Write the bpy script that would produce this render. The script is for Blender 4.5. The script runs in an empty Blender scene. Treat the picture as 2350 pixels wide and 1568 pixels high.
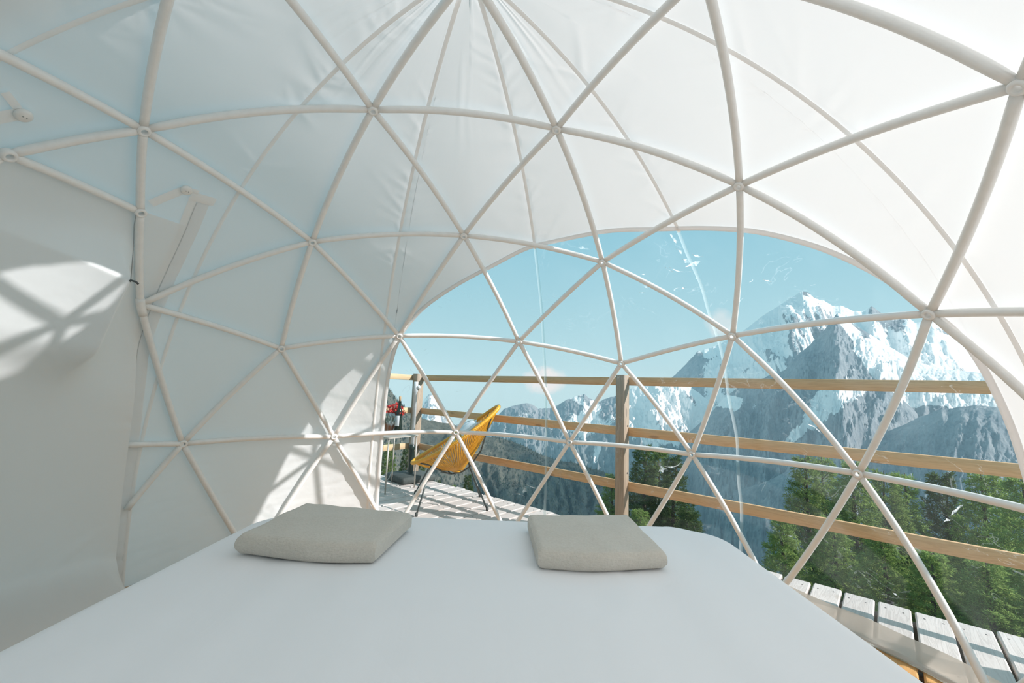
import bpy, bmesh, math, random
import numpy as np
from mathutils import Vector, Matrix

random.seed(7)
rng = np.random.default_rng(7)
SC = bpy.context.scene
COL = SC.collection
rad = math.radians

# ------------------------------------------------------------------ camera
cam_d = bpy.data.cameras.new('camera')
cam = bpy.data.objects.new('camera', cam_d)
COL.objects.link(cam)
EYE = Vector((0.0482, -1.2072, 1.0478))
Mc = Matrix(((0.993213, -0.048246, -0.105830),
             (-0.110478, -0.106863, -0.988117),
             (0.036364, 0.993103, -0.111468)))
cam.matrix_world = Matrix.Translation(EYE) @ Mc.to_4x4()
cam_d.sensor_fit = 'HORIZONTAL'
cam_d.sensor_width = 36.0
cam_d.lens = 971.05 / 2350.0 * 36.0
cam_d.clip_start = 0.02
cam_d.clip_end = 40000
SC.camera = cam

# ------------------------------------------------------------------ light and exposure
SUN_AZ, SUN_EL = -21.8, 34.0
SUN_STRENGTH = 5.0
SUN_COLOR = (1.0, 0.98, 0.98)
SKY_HORIZON = (0.50, 0.73, 0.78)
SKY_MID = (0.285, 0.565, 0.68)
SKY_TOP = (0.235, 0.465, 0.58)
EXPOSURE = 0.04

sd = Vector((math.cos(rad(SUN_AZ)) * math.cos(rad(SUN_EL)), math.sin(rad(SUN_AZ)) * math.cos(rad(SUN_EL)), math.sin(rad(SUN_EL))))
sun_d = bpy.data.lights.new('sun', 'SUN')
sun_d.energy = SUN_STRENGTH
sun_d.color = SUN_COLOR
sun_d.angle = rad(0.55)
sun = bpy.data.objects.new('sun', sun_d)
COL.objects.link(sun)
sun.rotation_euler = sd.to_track_quat('Z', 'Y').to_euler()
sun.location = (6, -3, 8)

world = bpy.data.worlds.new('sky')
SC.world = world
world.use_nodes = True
nt = world.node_tree
nt.nodes.clear()
def N(t, typ, **kw):
    n = t.nodes.new(typ)
    for k, v in kw.items(): setattr(n, k, v)
    return n
w_out = N(nt, 'ShaderNodeOutputWorld')
w_bg = N(nt, 'ShaderNodeBackground')
w_tc = N(nt, 'ShaderNodeTexCoord')
w_sep = N(nt, 'ShaderNodeSeparateXYZ')
w_ramp = N(nt, 'ShaderNodeValToRGB')
nt.links.new(w_tc.outputs['Generated'], w_sep.inputs[0])
nt.links.new(w_sep.outputs['Z'], w_ramp.inputs[0])
cr = w_ramp.color_ramp
cr.elements[0].position = 0.0; cr.elements[0].color = (*SKY_HORIZON, 1)
cr.elements[1].position = 1.0; cr.elements[1].color = (*SKY_TOP, 1)
e = cr.elements.new(0.34); e.color = (*SKY_MID, 1)
# two small fair-weather clouds drifting low over the ridge
def cloud(prev, az, el, sx, sy, amount, seed):
    d = Vector((math.cos(rad(az)) * math.cos(rad(el)), math.sin(rad(az)) * math.cos(rad(el)), math.sin(rad(el))))
    h = Vector((-math.sin(rad(az)), math.cos(rad(az)), 0)); v = h.cross(d) * -1
    def dot(vec):
        n = N(nt, 'ShaderNodeVectorMath', operation='DOT_PRODUCT')
        nt.links.new(w_tc.outputs['Generated'], n.inputs[0]); n.inputs[1].default_value = vec
        return n.outputs['Value']
    def m(op, a, b):
        n = N(nt, 'ShaderNodeMath', operation=op)
        for i, x in enumerate((a, b)):
            if isinstance(x, (int, float)): n.inputs[i].default_value = x
            else: nt.links.new(x, n.inputs[i])
        return n.outputs[0]
    r = m('ADD', m('POWER', m('ABSOLUTE', m('MULTIPLY', dot(h), 1 / sx), 0), 2), m('POWER', m('ABSOLUTE', m('MULTIPLY', m('SUBTRACT', dot(v), 0), 1 / sy), 0), 2))
    front = m('GREATER_THAN', dot(d), 0.5)
    nz = N(nt, 'ShaderNodeTexNoise'); nz.inputs['Scale'].default_value = 26; nz.inputs['Detail'].default_value = 7; nz.inputs['Roughness'].default_value = 0.62
    mp = N(nt, 'ShaderNodeMapping'); mp.inputs['Location'].default_value = (seed, seed, 0)
    nt.links.new(w_tc.outputs['Generated'], mp.inputs[0]); nt.links.new(mp.outputs[0], nz.inputs['Vector'])
    k = m('SUBTRACT', m('ADD', m('MULTIPLY', nz.outputs[0], 1.9), 0.05), r)
    k.node.use_clamp = True
    k = m('MULTIPLY', m('MULTIPLY', m('MINIMUM', m('MULTIPLY', k, 1.4), 1.0), amount), front)
    mix = N(nt, 'ShaderNodeMix', data_type='RGBA')
    nt.links.new(k, mix.inputs[0]); nt.links.new(prev, mix.inputs[6]); mix.inputs[7].default_value = (0.93, 0.87, 0.84, 1)
    return mix.outputs[2]
c_ = cloud(w_ramp.outputs[0], 79.3, 1.3, 0.055, 0.036, 1.0, 3.1)
c_ = cloud(c_, 57.6, 8.9, 0.034, 0.032, 0.42, 8.4)
nt.links.new(c_, w_bg.inputs[0])
nt.links.new(w_bg.outputs[0], w_out.inputs[0])

SC.view_settings.view_transform = 'Standard'
SC.view_settings.look = 'None'
SC.view_settings.exposure = EXPOSURE
SC.view_settings.gamma = 1.0
SC.view_settings.use_curve_mapping = False
SC.cycles.max_bounces = 10
SC.cycles.diffuse_bounces = 5
SC.cycles.transparent_max_bounces = 16
SC.cycles.use_denoising = True
SC.cycles.caustics_reflective = False
SC.cycles.caustics_refractive = False
SC.cycles.sample_clamp_indirect = 6.0

# ------------------------------------------------------------------ materials
class MatB:
    def __init__(s, name):
        s.m = bpy.data.materials.new(name); s.m.use_nodes = True
        s.t = s.m.node_tree; s.t.nodes.clear()
        s.out = s.n('ShaderNodeOutputMaterial')
    def n(s, typ, **kw): return N(s.t, typ, **kw)
    def l(s, a, b): s.t.links.new(a, b)
    def coord(s, kind='Object', scale=(1, 1, 1), loc=(0, 0, 0), rot=(0, 0, 0)):
        tc = s.n('ShaderNodeTexCoord'); mp = s.n('ShaderNodeMapping')
        mp.inputs['Scale'].default_value = scale; mp.inputs['Location'].default_value = loc; mp.inputs['Rotation'].default_value = rot
        s.l(tc.outputs[kind], mp.inputs[0]); return mp.outputs[0]
    def noise(s, vec, scale=5, detail=4, rough=0.55, dist=0.0):
        nz = s.n('ShaderNodeTexNoise'); s.l(vec, nz.inputs['Vector'])
        nz.inputs['Scale'].default_value = scale; nz.inputs['Detail'].default_value = detail
        nz.inputs['Roughness'].default_value = rough; nz.inputs['Distortion'].default_value = dist
        return nz.outputs[0]
    def ramp(s, fac, stops, interp='LINEAR'):
        r = s.n('ShaderNodeValToRGB'); r.color_ramp.interpolation = interp
        el = r.color_ramp.elements
        while len(el) < len(stops): el.new(0.5)
        for e_, (p, c) in zip(el, stops):
            e_.position = p; e_.color = (*c, 1) if len(c) == 3 else c
        s.l(fac, r.inputs[0]); return r.outputs[0]
    def math(s, op, a, b=0.0, c=0.0, clamp=False):
        n_ = s.n('ShaderNodeMath', operation=op); n_.use_clamp = clamp
        for i, x in enumerate((a, b, c)):
            if isinstance(x, (int, float)): n_.inputs[i].default_value = x
            else: s.l(x, n_.inputs[i])
        return n_.outputs[0]
    def mixc(s, f, a, b, mode='MIX'):
        m_ = s.n('ShaderNodeMix', data_type='RGBA', blend_type=mode)
        for i, x in ((0, f), (6, a), (7, b)):
            if isinstance(x, (int, float)): m_.inputs[i].default_value = x
            elif isinstance(x, tuple): m_.inputs[i].default_value = (*x, 1)
            else: s.l(x, m_.inputs[i])
        return m_.outputs[2]
    def bump(s, h, strength=0.3, dist=0.01):
        b = s.n('ShaderNodeBump'); b.inputs['Strength'].default_value = strength; b.inputs['Distance'].default_value = dist
        s.l(h, b.inputs['Height']); return b.outputs[0]
    def pbsdf(s, color, rough=0.5, metal=0.0, normal=None, **kw):
        b = s.n('ShaderNodeBsdfPrincipled')
        if isinstance(color, tuple): b.inputs['Base Color'].default_value = (*color, 1)
        else: s.l(color, b.inputs['Base Color'])
        if isinstance(rough, (int, float)): b.inputs['Roughness'].default_value = rough
        else: s.l(rough, b.inputs['Roughness'])
        b.inputs['Metallic'].default_value = metal
        if normal is not None: s.l(normal, b.inputs['Normal'])
        for k, v in kw.items(): b.inputs[k].default_value = v
        s.l(b.outputs[0], s.out.inputs[0]); return b

def simple(name, color, rough=0.5, metal=0.0, var=0.06, scale=20, bump=0.0, **kw):
    M = MatB(name)
    v = M.noise(M.coord('Object'), scale, 4)
    dark = tuple(max(0, c * (1 - var * 2)) for c in color); light = tuple(min(1, c * (1 + var)) for c in color)
    col = M.ramp(v, [(0.3, dark), (0.7, light)])
    M.pbsdf(col, rough, metal, M.bump(v, bump, 0.004) if bump else None, **kw)
    return M.m

def mat_fabric(name, diff, trans, tcol, rough_b=0.25, weave=True):
    M = MatB(name)
    co = M.coord('Object')
    v = M.noise(co, 3.0, 3)
    col = M.mixc(M.math('MULTIPLY', v, 0.25), diff, tuple(c * 0.93 for c in diff))
    d = M.n('ShaderNodeBsdfDiffuse'); t = M.n('ShaderNodeBsdfTranslucent')
    M.l(col, d.inputs[0]); t.inputs[0].default_value = (*tcol, 1)
    nz = M.noise(M.coord('Object', (1, 1, 1)), 9.0, 3, 0.5)
    b = M.bump(nz, rough_b, 0.02)
    M.l(b, d.inputs['Normal'])
    a = M.n('ShaderNodeMixShader'); a.inputs[0].default_value = trans
    M.l(d.outputs[0], a.inputs[1]); M.l(t.outputs[0], a.inputs[2])
    M.l(a.outputs[0], M.out.inputs[0])
    return M.m

def mat_clear(name, haze=0.022, scuff=0.5, tint=(0.97, 0.985, 0.985), gloss=0.05):
    """clear soft film: see-through with a weak sheen, a thin veil and scuffs that scatter the sun"""
    M = MatB(name)
    tr = M.n('ShaderNodeBsdfTransparent'); tr.inputs[0].default_value = (*tint, 1)
    gl = M.n('ShaderNodeBsdfGlossy'); gl.inputs['Roughness'].default_value = 0.06
    co = M.coord('Object')
    nz = M.noise(co, 2.2, 3, 0.5)
    M.l(M.bump(nz, 0.5, 0.03), gl.inputs['Normal'])
    fr = M.n('ShaderNodeLayerWeight'); fr.inputs[0].default_value = 0.12
    a = M.n('ShaderNodeMixShader')
    M.l(M.math('MULTIPLY', fr.outputs['Fresnel'], gloss * 4), a.inputs[0])
    M.l(tr.outputs[0], a.inputs[1]); M.l(gl.outputs[0], a.inputs[2])
    tl = M.n('ShaderNodeBsdfTranslucent'); tl.inputs[0].default_value = (0.9, 0.92, 0.92, 1)
    # scuffs: thin curved scratches and creased patches
    wv = M.noise(M.coord('Object', (1, 1, 1.4)), 3.4, 4, 0.55, 1.6)
    line = M.math('SUBTRACT', 1.0, M.math('MULTIPLY', M.math('ABSOLUTE', M.math('SUBTRACT', wv, 0.5)), 90), clamp=True)
    gate = M.math('GREATER_THAN', M.noise(M.coord('Object', loc=(4, 1, 2)), 5.0, 2), 0.56)
    dust = M.math('GREATER_THAN', M.noise(M.coord('Object'), 190.0, 0), 0.80)
    veil = M.ramp(M.noise(M.coord('Object', (1, 1, 0.5), (3, 0, 0)), 3.0, 5, 0.6), [(0.48, (0, 0, 0)), (0.8, (1, 1, 1))])
    s_ = M.math('MULTIPLY', M.math('MULTIPLY', line, gate), 0.24 * scuff)
    s_ = M.math('ADD', s_, M.math('MULTIPLY', dust, 0.12 * scuff))
    s_ = M.math('ADD', s_, M.math('MULTIPLY', veil, 0.10 * scuff))
    s_ = M.math('ADD', s_, haze, clamp=True)
    b = M.n('ShaderNodeMixShader')
    M.l(s_, b.inputs[0]); M.l(a.outputs[0], b.inputs[1]); M.l(tl.outputs[0], b.inputs[2])
    M.l(b.outputs[0], M.out.inputs[0])
    return M.m

def mat_wood(name, base, dark, grain_axis=0, scale=1.0, rough=0.6, bleach=None):
    M = MatB(name)
    oi = M.n('ShaderNodeObjectInfo')
    sc = [22 * scale] * 3; sc[grain_axis] = 1.6 * scale
    tc = M.n('ShaderNodeTexCoord'); mp = M.n('ShaderNodeMapping'); mp.inputs['Scale'].default_value = sc
    off = M.n('ShaderNodeVectorMath', operation='ADD')
    rv = M.n('ShaderNodeCombineXYZ')
    for i, k in enumerate((31.0, 17.0, 23.0)): M.l(M.math('MULTIPLY', oi.outputs['Random'], k), rv.inputs[i])
    M.l(tc.outputs['Object'], off.inputs[0]); M.l(rv.outputs[0], off.inputs[1]); M.l(off.outputs[0], mp.inputs[0])
    g = M.noise(mp.outputs[0], 1.0, 5, 0.6, 0.8)
    rings = M.math('ABSOLUTE', M.math('SINE', M.math('MULTIPLY', g, 26.0)))
    f = M.math('ADD', M.math('MULTIPLY', rings, 0.45), M.math('MULTIPLY', g, 0.6), clamp=True)
    col = M.mixc(f, dark, base)
    # knots
    kn = M.n('ShaderNodeTexVoronoi'); kn.inputs['Scale'].default_value = 1.0
    ks = [9.0] * 3; ks[grain_axis] = 3.0
    mk = M.n('ShaderNodeMapping'); mk.inputs['Scale'].default_value = ks
    M.l(off.outputs[0], mk.inputs[0]); M.l(mk.outputs[0], kn.inputs['Vector'])
    kf = M.ramp(kn.outputs['Distance'], [(0.07, (1, 1, 1)), (0.14, (0, 0, 0))])
    col = M.mixc(M.math('MULTIPLY', kf, 0.55), col, tuple(c * 0.45 for c in dark))
    tone = M.math('ADD', 0.90, M.math('MULTIPLY', oi.outputs['Random'], 0.14))
    hs = M.n('ShaderNodeHueSaturation'); M.l(col, hs.inputs['Color']); M.l(tone, hs.inputs['Value'])
    col = hs.outputs[0]
    if bleach:
        (b_hi, b_lo, rr) = bleach
        gp = M.n('ShaderNodeNewGeometry'); sp = M.n('ShaderNodeSeparateXYZ'); M.l(gp.outputs['Position'], sp.inputs[0])
        r_ = M.math('SQRT', M.math('ADD', M.math('MULTIPLY', sp.outputs[0], sp.outputs[0]), M.math('MULTIPLY', sp.outputs[1], sp.outputs[1])))
        k = M.math('MULTIPLY', M.math('SUBTRACT', r_, rr), 14.0, clamp=True)
        bl = M.mixc(f, b_lo, b_hi)
        bl = M.mixc(M.math('MULTIPLY', kf, 0.35), bl, (0.36, 0.27, 0.20))
        h2 = M.n('ShaderNodeHueSaturation'); M.l(bl, h2.inputs['Color']); M.l(tone, h2.inputs['Value'])
        col = M.mixc(k, col, h2.outputs[0])
    M.pbsdf(col, rough, 0.0, M.bump(f, 0.25, 0.003))
    return M.m

MAT = {}
MAT['fabric'] = mat_fabric('white_tent_fabric', (0.90, 0.885, 0.87), 0.37, (0.975, 0.91, 0.88))
MAT['curtain'] = mat_fabric('door_curtain_fabric', (0.91, 0.91, 0.90), 0.28, (0.95, 0.95, 0.94), 0.12)
MAT['welt'] = mat_fabric('seam_tape', (0.95, 0.92, 0.89), 0.25, (0.97, 0.95, 0.93), 0.4)
MAT['film'] = mat_clear('clear_window_film')
MAT['film_edge'] = mat_clear('clear_film_weld', haze=0.28, scuff=0.2, tint=(0.86, 0.92, 0.90))
M = MatB('frosted_ground_flap')
d_ = M.n('ShaderNodeBsdfDiffuse'); d_.inputs[0].default_value = (0.78, 0.71, 0.64, 1); t_ = M.n('ShaderNodeBsdfTranslucent'); t_.inputs[0].default_value = (0.72, 0.64, 0.56, 1)
x_ = M.n('ShaderNodeBsdfTransparent'); x_.inputs[0].default_value = (0.92, 0.86, 0.78, 1); g_ = M.n('ShaderNodeBsdfGlossy'); g_.inputs['Roughness'].default_value = 0.3
m1 = M.n('ShaderNodeMixShader'); m1.inputs[0].default_value = 0.5; M.l(d_.outputs[0], m1.inputs[1]); M.l(t_.outputs[0], m1.inputs[2])
m2 = M.n('ShaderNodeMixShader'); M.l(M.math('ADD', 0.06, M.math('MULTIPLY', M.noise(M.coord('Object'), 6, 3), 0.20)), m2.inputs[0]); M.l(m1.outputs[0], m2.inputs[1]); M.l(x_.outputs[0], m2.inputs[2])
m3 = M.n('ShaderNodeMixShader'); m3.inputs[0].default_value = 0.07; M.l(m2.outputs[0], m3.inputs[1]); M.l(g_.outputs[0], m3.inputs[2]); M.l(m3.outputs[0], M.out.inputs[0])
MAT['flap'] = M.m
MAT['tube'] = simple('white_painted_tube', (0.875, 0.86, 0.835), 0.38, var=0.02, scale=30)
MAT['hub_dark'] = simple('steel_bolt', (0.42, 0.45, 0.44), 0.4, 0.4)
MAT['deck'] = mat_wood('larch_deck', (0.78, 0.42, 0.15), (0.52, 0.23, 0.06), 0, 1.0, 0.62, bleach=((0.78, 0.685, 0.63), (0.54, 0.455, 0.41), 1.95))
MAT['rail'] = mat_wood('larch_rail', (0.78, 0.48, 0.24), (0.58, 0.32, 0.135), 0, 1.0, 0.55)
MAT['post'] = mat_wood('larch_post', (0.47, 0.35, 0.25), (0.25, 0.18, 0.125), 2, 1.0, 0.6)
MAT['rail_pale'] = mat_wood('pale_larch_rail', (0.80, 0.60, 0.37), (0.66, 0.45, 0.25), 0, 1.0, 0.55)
MAT['joist'] = mat_wood('deck_joist', (0.30, 0.21, 0.15), (0.18, 0.12, 0.08), 0)
MAT['sheet'] = None
MAT['screw'] = simple('rusty_screw', (0.12, 0.10, 0.09), 0.6, 0.3)

# ------------------------------------------------------------------ mesh helpers
class MB:
    def __init__(s): s.v = []; s.f = []
    def add(s, V, F):
        o = len(s.v); s.v.extend([tuple(map(float, p)) for p in V]); s.f.extend([tuple(int(i) + o for i in q) for q in F]); return s
    def box(s, c, size, rot=None, bev=0.0):
        x, y, z = [d / 2 for d in size]
        if bev <= 0:
            V = [(-x, -y, -z), (x, -y, -z), (x, y, -z), (-x, y, -z), (-x, -y, z), (x, -y, z), (x, y, z), (-x, y, z)]
            F = [(0, 3, 2, 1), (4, 5, 6, 7), (0, 1, 5, 4), (1, 2, 6, 5), (2, 3, 7, 6), (3, 0, 4, 7)]
        else:
            b = bev; V = []
            for zz, k in ((-z, 1), (-z + b, 0), (z - b, 0), (z, 1)):
                xx, yy = x - b * k, y - b * k
                V += [(-xx + b * (1 - k), -yy, zz), (xx - b * (1 - k), -yy, zz), (xx, -yy + b * (1 - k), zz), (xx, yy - b * (1 - k), zz), (xx - b * (1 - k), yy, zz), (-xx + b * (1 - k), yy, zz), (-xx, yy - b * (1 - k), zz), (-xx, -yy + b * (1 - k), zz)]
            F = [tuple(range(7, -1, -1)), tuple(range(24, 32))]
            for r in range(3):
                for i in range(8): F.append((r * 8 + i, r * 8 + (i + 1) % 8, r * 8 + 8 + (i + 1) % 8, r * 8 + 8 + i))
        R = rot if rot is not None else Matrix.Identity(3)
        c = Vector(c)
        return s.add([R @ Vector(p) + c for p in V], F)
    def tube(s, pts, r, n=8, closed=False, caps=True, ref=None):
        P = [Vector(p) for p in pts]; m = len(P)
        rs = r if isinstance(r, (list, tuple)) else [r] * m
        T = []
        for i in range(m):
            if closed: t = P[(i + 1) % m] - P[i - 1]
            else: t = P[min(i + 1, m - 1)] - P[max(i - 1, 0)]
            T.append(t.normalized() if t.length > 1e-9 else Vector((0, 0, 1)))
        up = Vector(ref) if ref else (Vector((0, 0, 1)) if abs(T[0].z) < 0.9 else Vector((1, 0, 0)))
        V = []; F = []
        a = (up - T[0] * up.dot(T[0])).normalized()
        for i in range(m):
            a = a - T[i] * a.dot(T[i])
            a = a.normalized() if a.length > 1e-6 else T[i].orthogonal().normalized()
            b = T[i].cross(a)
            for k in range(n):
                th = 2 * math.pi * k / n
                V.append(P[i] + a * (math.cos(th) * rs[i]) + b * (math.sin(th) * rs[i]))
        rows = m if closed else m - 1
        for i in range(rows):
            j = (i + 1) % m
            for k in range(n): F.append((i * n + k, i * n + (k + 1) % n, j * n + (k + 1) % n, j * n + k))
        if caps and not closed:
            F.append(tuple(range(n - 1, -1, -1))); F.append(tuple((m - 1) * n + k for k in range(n)))
        return s.add(V, F)
    def lathe(s, prof, n=20, c=(0, 0, 0), axis=None):
        V = []; F = []
        R = axis if axis is not None else Matrix.Identity(3); c = Vector(c)
        for (r, z) in prof:
            for k in range(n):
                th = 2 * math.pi * k / n
                V.append(R @ Vector((r * math.cos(th), r * math.sin(th), z)) + c)
        for i in range(len(prof) - 1):
            for k in range(n): F.append((i * n + k, i * n + (k + 1) % n, (i + 1) * n + (k + 1) % n, (i + 1) * n + k))
        return s.add(V, F)
    def grid(s, P):
        """P: array (a,b,3)"""
        a, b = P.shape[:2]
        V = P.reshape(-1, 3)
        F = [(i * b + j, i * b + j + 1, (i + 1) * b + j + 1, (i + 1) * b + j) for i in range(a - 1) for j in range(b - 1)]
        return s.add(V, F)
    def build(s, name, mat, parent=None, smooth=True):
        me = bpy.data.meshes.new(name)
        me.from_pydata(s.v, [], s.f)
        if smooth: me.polygons.foreach_set('use_smooth', [True] * len(me.polygons))
        me.materials.append(mat); me.update()
        o = bpy.data.objects.new(name, me); COL.objects.link(o)
        if parent is not None: o.parent = parent
        return o

def fast_mesh(name, V, F, mat, parent=None, smooth=True, nper=4):
    me = bpy.data.meshes.new(name)
    V = np.asarray(V, np.float32); F = np.asarray(F, np.int32)
    me.vertices.add(len(V)); me.vertices.foreach_set('co', V.ravel())
    me.loops.add(F.size); me.loops.foreach_set('vertex_index', F.ravel())
    me.polygons.add(len(F)); me.polygons.foreach_set('loop_start', np.arange(0, F.size, nper, dtype=np.int32))
    try: me.polygons.foreach_set('loop_total', np.full(len(F), nper, np.int32))
    except Exception: pass
    me.polygons.foreach_set('use_smooth', np.full(len(F), smooth, bool))
    me.materials.append(mat); me.update(calc_edges=True); me.validate()
    o = bpy.data.objects.new(name, me); COL.objects.link(o)
    if parent is not None: o.parent = parent
    return o

def grid_faces(a, b):
    i, j = np.meshgrid(np.arange(a - 1), np.arange(b - 1), indexing='ij')
    q = i * b + j
    return np.stack([q, q + 1, q + b + 1, q + b], -1).reshape(-1, 4)

def empty(name, loc=(0, 0, 0), rz=0.0):
    o = bpy.data.objects.new(name, None); COL.objects.link(o)
    o.location = loc; o.rotation_euler = (0, 0, rz); o.empty_display_size = 0.1
    return o

def tag(o, label=None, cat=None, group=None, kind=None):
    if label: o['label'] = label
    if cat: o['category'] = cat
    if group: o['group'] = group
    if kind: o['kind'] = kind
    return o

def dup_mesh(src, parent, M=None):
    o = src.copy(); COL.objects.link(o); o.parent = parent
    if M is not None: o.matrix_local = M
    return o

# numpy noise
def _hash(ix, iy, seed):
    h = (ix.astype(np.int64) * 374761393 + iy.astype(np.int64) * 668265263 + seed * 1442695041) & 0xFFFFFFFF
    h = ((h ^ (h >> 13)) * 1274126177) & 0xFFFFFFFF
    return ((h ^ (h >> 16)) & 0xFFFF) / 65535.0
def gnoise(x, y, seed=0):
    ix = np.floor(x); iy = np.floor(y); fx = x - ix; fy = y - iy
    u = fx * fx * fx * (fx * (fx * 6 - 15) + 10); v = fy * fy * fy * (fy * (fy * 6 - 15) + 10)
    def g(dx, dy):
        a = _hash(ix + dx, iy + dy, seed) * 2 * math.pi
        return np.cos(a) * (fx - dx) + np.sin(a) * (fy - dy)
    return ((g(0, 0) * (1 - u) + g(1, 0) * u) * (1 - v) + (g(0, 1) * (1 - u) + g(1, 1) * u) * v) * 1.5
def fbm(x, y, oct=5, seed=0, gain=0.5):
    t = 0; a = 1.0; f = 1.0
    for i in range(oct): t = t + a * gnoise(x * f, y * f, seed + i); a *= gain; f *= 2.03
    return t
def ridged(x, y, oct=6, seed=0, gain=0.52):
    t = 0; a = 0.5; f = 1.0; w = 1.0
    for i in range(oct):
        n_ = 1 - np.abs(gnoise(x * f, y * f, seed + i)) ; n_ = n_ * n_ * w
        t = t + a * n_; w = np.clip(n_ * 1.6, 0, 1); a *= gain; f *= 2.07
    return t
def smooth(a, b, x):
    t = np.clip((x - a) / (b - a), 0, 1); return t * t * (3 - 2 * t)

ZC = 0.3432           # height of the dome's centre above the deck
RD = 2.0              # radius of the tube frame
RF = 2.022            # radius of the fabric skin
def sph(az, el, r=RF):
    a, e_ = np.radians(az), np.radians(el)
    return np.stack([np.cos(a) * np.cos(e_) * r, np.sin(a) * np.cos(e_) * r, np.sin(e_) * r + ZC], -1)

BASE_EL = -9.95
# window outline, azimuth -> top elevation (degrees about the dome's centre)
WIN = [(2.40, 17.8), (2.46, 19.7), (2.75, 24.2), (3.36, 27.62), (4.97, 30.84), (8.63, 36.46), (14.67, 41.94), (23.35, 46.37), (36.36, 49.51), (52.71, 51.47),
       (69.3, 50.4), (84.65, 45.21), (96.13, 38.72), (100.69, 34.26), (103.45, 29.0), (104.32, 24.34), (104.66, 18.83), (104.72, 12.0)]
WAZ0, WAZ1 = WIN[0][0], WIN[-1][0]
def _pchip(xs, ys):
    xs = np.array(xs, float); ys = np.array(ys, float)
    h = np.diff(xs); d = np.diff(ys) / h
    m = np.zeros_like(xs); m[0] = d[0]; m[-1] = d[-1]
    for i in range(1, len(xs) - 1):
        if d[i - 1] * d[i] > 0:
            w1 = 2 * h[i] + h[i - 1]; w2 = h[i] + 2 * h[i - 1]
            m[i] = (w1 + w2) / (w1 / d[i - 1] + w2 / d[i])
    def f(x):
        x = np.asarray(x, float); i = np.clip(np.searchsorted(xs, x) - 1, 0, len(xs) - 2)
        t = (x - xs[i]) / h[i]
        return ((1 + 2 * t) * (1 - t) ** 2 * ys[i] + t * (1 - t) ** 2 * h[i] * m[i] + t * t * (3 - 2 * t) * ys[i + 1] + t * t * (t - 1) * h[i] * m[i + 1])
    return f
win_el = _pchip([p[0] for p in WIN], [p[1] for p in WIN])
# opening at the crown, covered with clear film
SKY_C = (228.0, 3.3); SKY_R = 5.6
def sky_el(az):
    """elevation of the crown opening's rim along azimuth az"""
    az = np.radians(np.asarray(az, float)); o = rad(SKY_C[1]); c = np.cos(az - rad(SKY_C[0]))
    b = o * c
    return 90 - np.degrees(b + np.sqrt(np.maximum(b * b - o * o + rad(SKY_R) ** 2, 1e-9)))

SEAM0 = -1.2
SEAMS = [SEAM0 + 36 * k for k in range(10)]

# ------------------------------------------------------------------ the dome's skin
def pucker(az, el):
    """small outward swelling of the skin: gathers along the seams, pleats round the crown"""
    azr = (az - SEAM0) / 36.0
    d = np.abs(azr - np.round(azr)) * 36.0 * np.cos(np.radians(el)) * RF * math.pi / 180     # metres to the nearest seam
    k = np.round(azr)
    side = np.sign(azr - k)
    gather = np.zeros_like(d)
    for kk in np.unique(k):
        wr = np.random.default_rng(int(kk) % 10 + 40)
        for sd_ in (-1, 1):
            m_ = (k == kk) & (side == sd_) & (d < 0.34)
            if not m_.any(): continue
            dd = d[m_]; ee = el[m_]; acc = np.zeros_like(dd)
            clus = wr.uniform(-8, 80, 7)
            for q in range(46):
                e0 = wr.choice(clus) + wr.normal(0, 4.0) if q < 34 else wr.uniform(-9, 82)
                w_ = wr.uniform(0.35, 0.8); ln_ = wr.uniform(0.05, 0.13); sl = wr.normal(14, 16); h_ = wr.uniform(0.0025, 0.0065)
                acc = np.maximum(acc, h_ * np.exp(-((ee - e0 - sl * dd) / (w_ * (1 + 4 * dd))) ** 2) * np.exp(-(dd / ln_) ** 1.5))
            gather[m_] = acc * smooth(0.0, 0.022, dd)
    gather = gather * (1 + 1.6 * ((az > 180) & (az < 216) & (el > 40)))
    pl = np.maximum(0, gnoise(az * 0.30 + 0.5 * gnoise(az * 0.1, el * 0.1, 3), el * 0.02, 14)) * smooth(62, 84, el) * 0.010 * np.clip(0.5 + 1.3 * gnoise(az * 0.07, el * 0.03, 11), 0, 1.3)
    puff = 0.016 * (1 - np.exp(-d / 0.2)) * (0.6 + 0.4 * gnoise(az * 0.06, el * 0.06, 21))
    low = np.maximum(0, gnoise(az * 0.25 + 0.5 * el, el * 0.8 + az * 0.1, 31)) * 0.010 * smooth(22, -8, el)
    return gather + pl + puff + low

def skin(azs, lo, hi, rows, extra=0.0):
    az = np.asarray(azs, float)[:, None]; t = np.linspace(0, 1, rows)[None, :]
    lo = np.broadcast_to(np.asarray(lo, float), (len(azs),))[:, None]; hi = np.broadcast_to(np.asarray(hi, float), (len(azs),))[:, None]
    el = lo + (hi - lo) * t
    A = np.array(np.broadcast_to(az, el.shape)); el = np.array(el)
    return sph(A, el, RF + extra + pucker(A, el))

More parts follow.
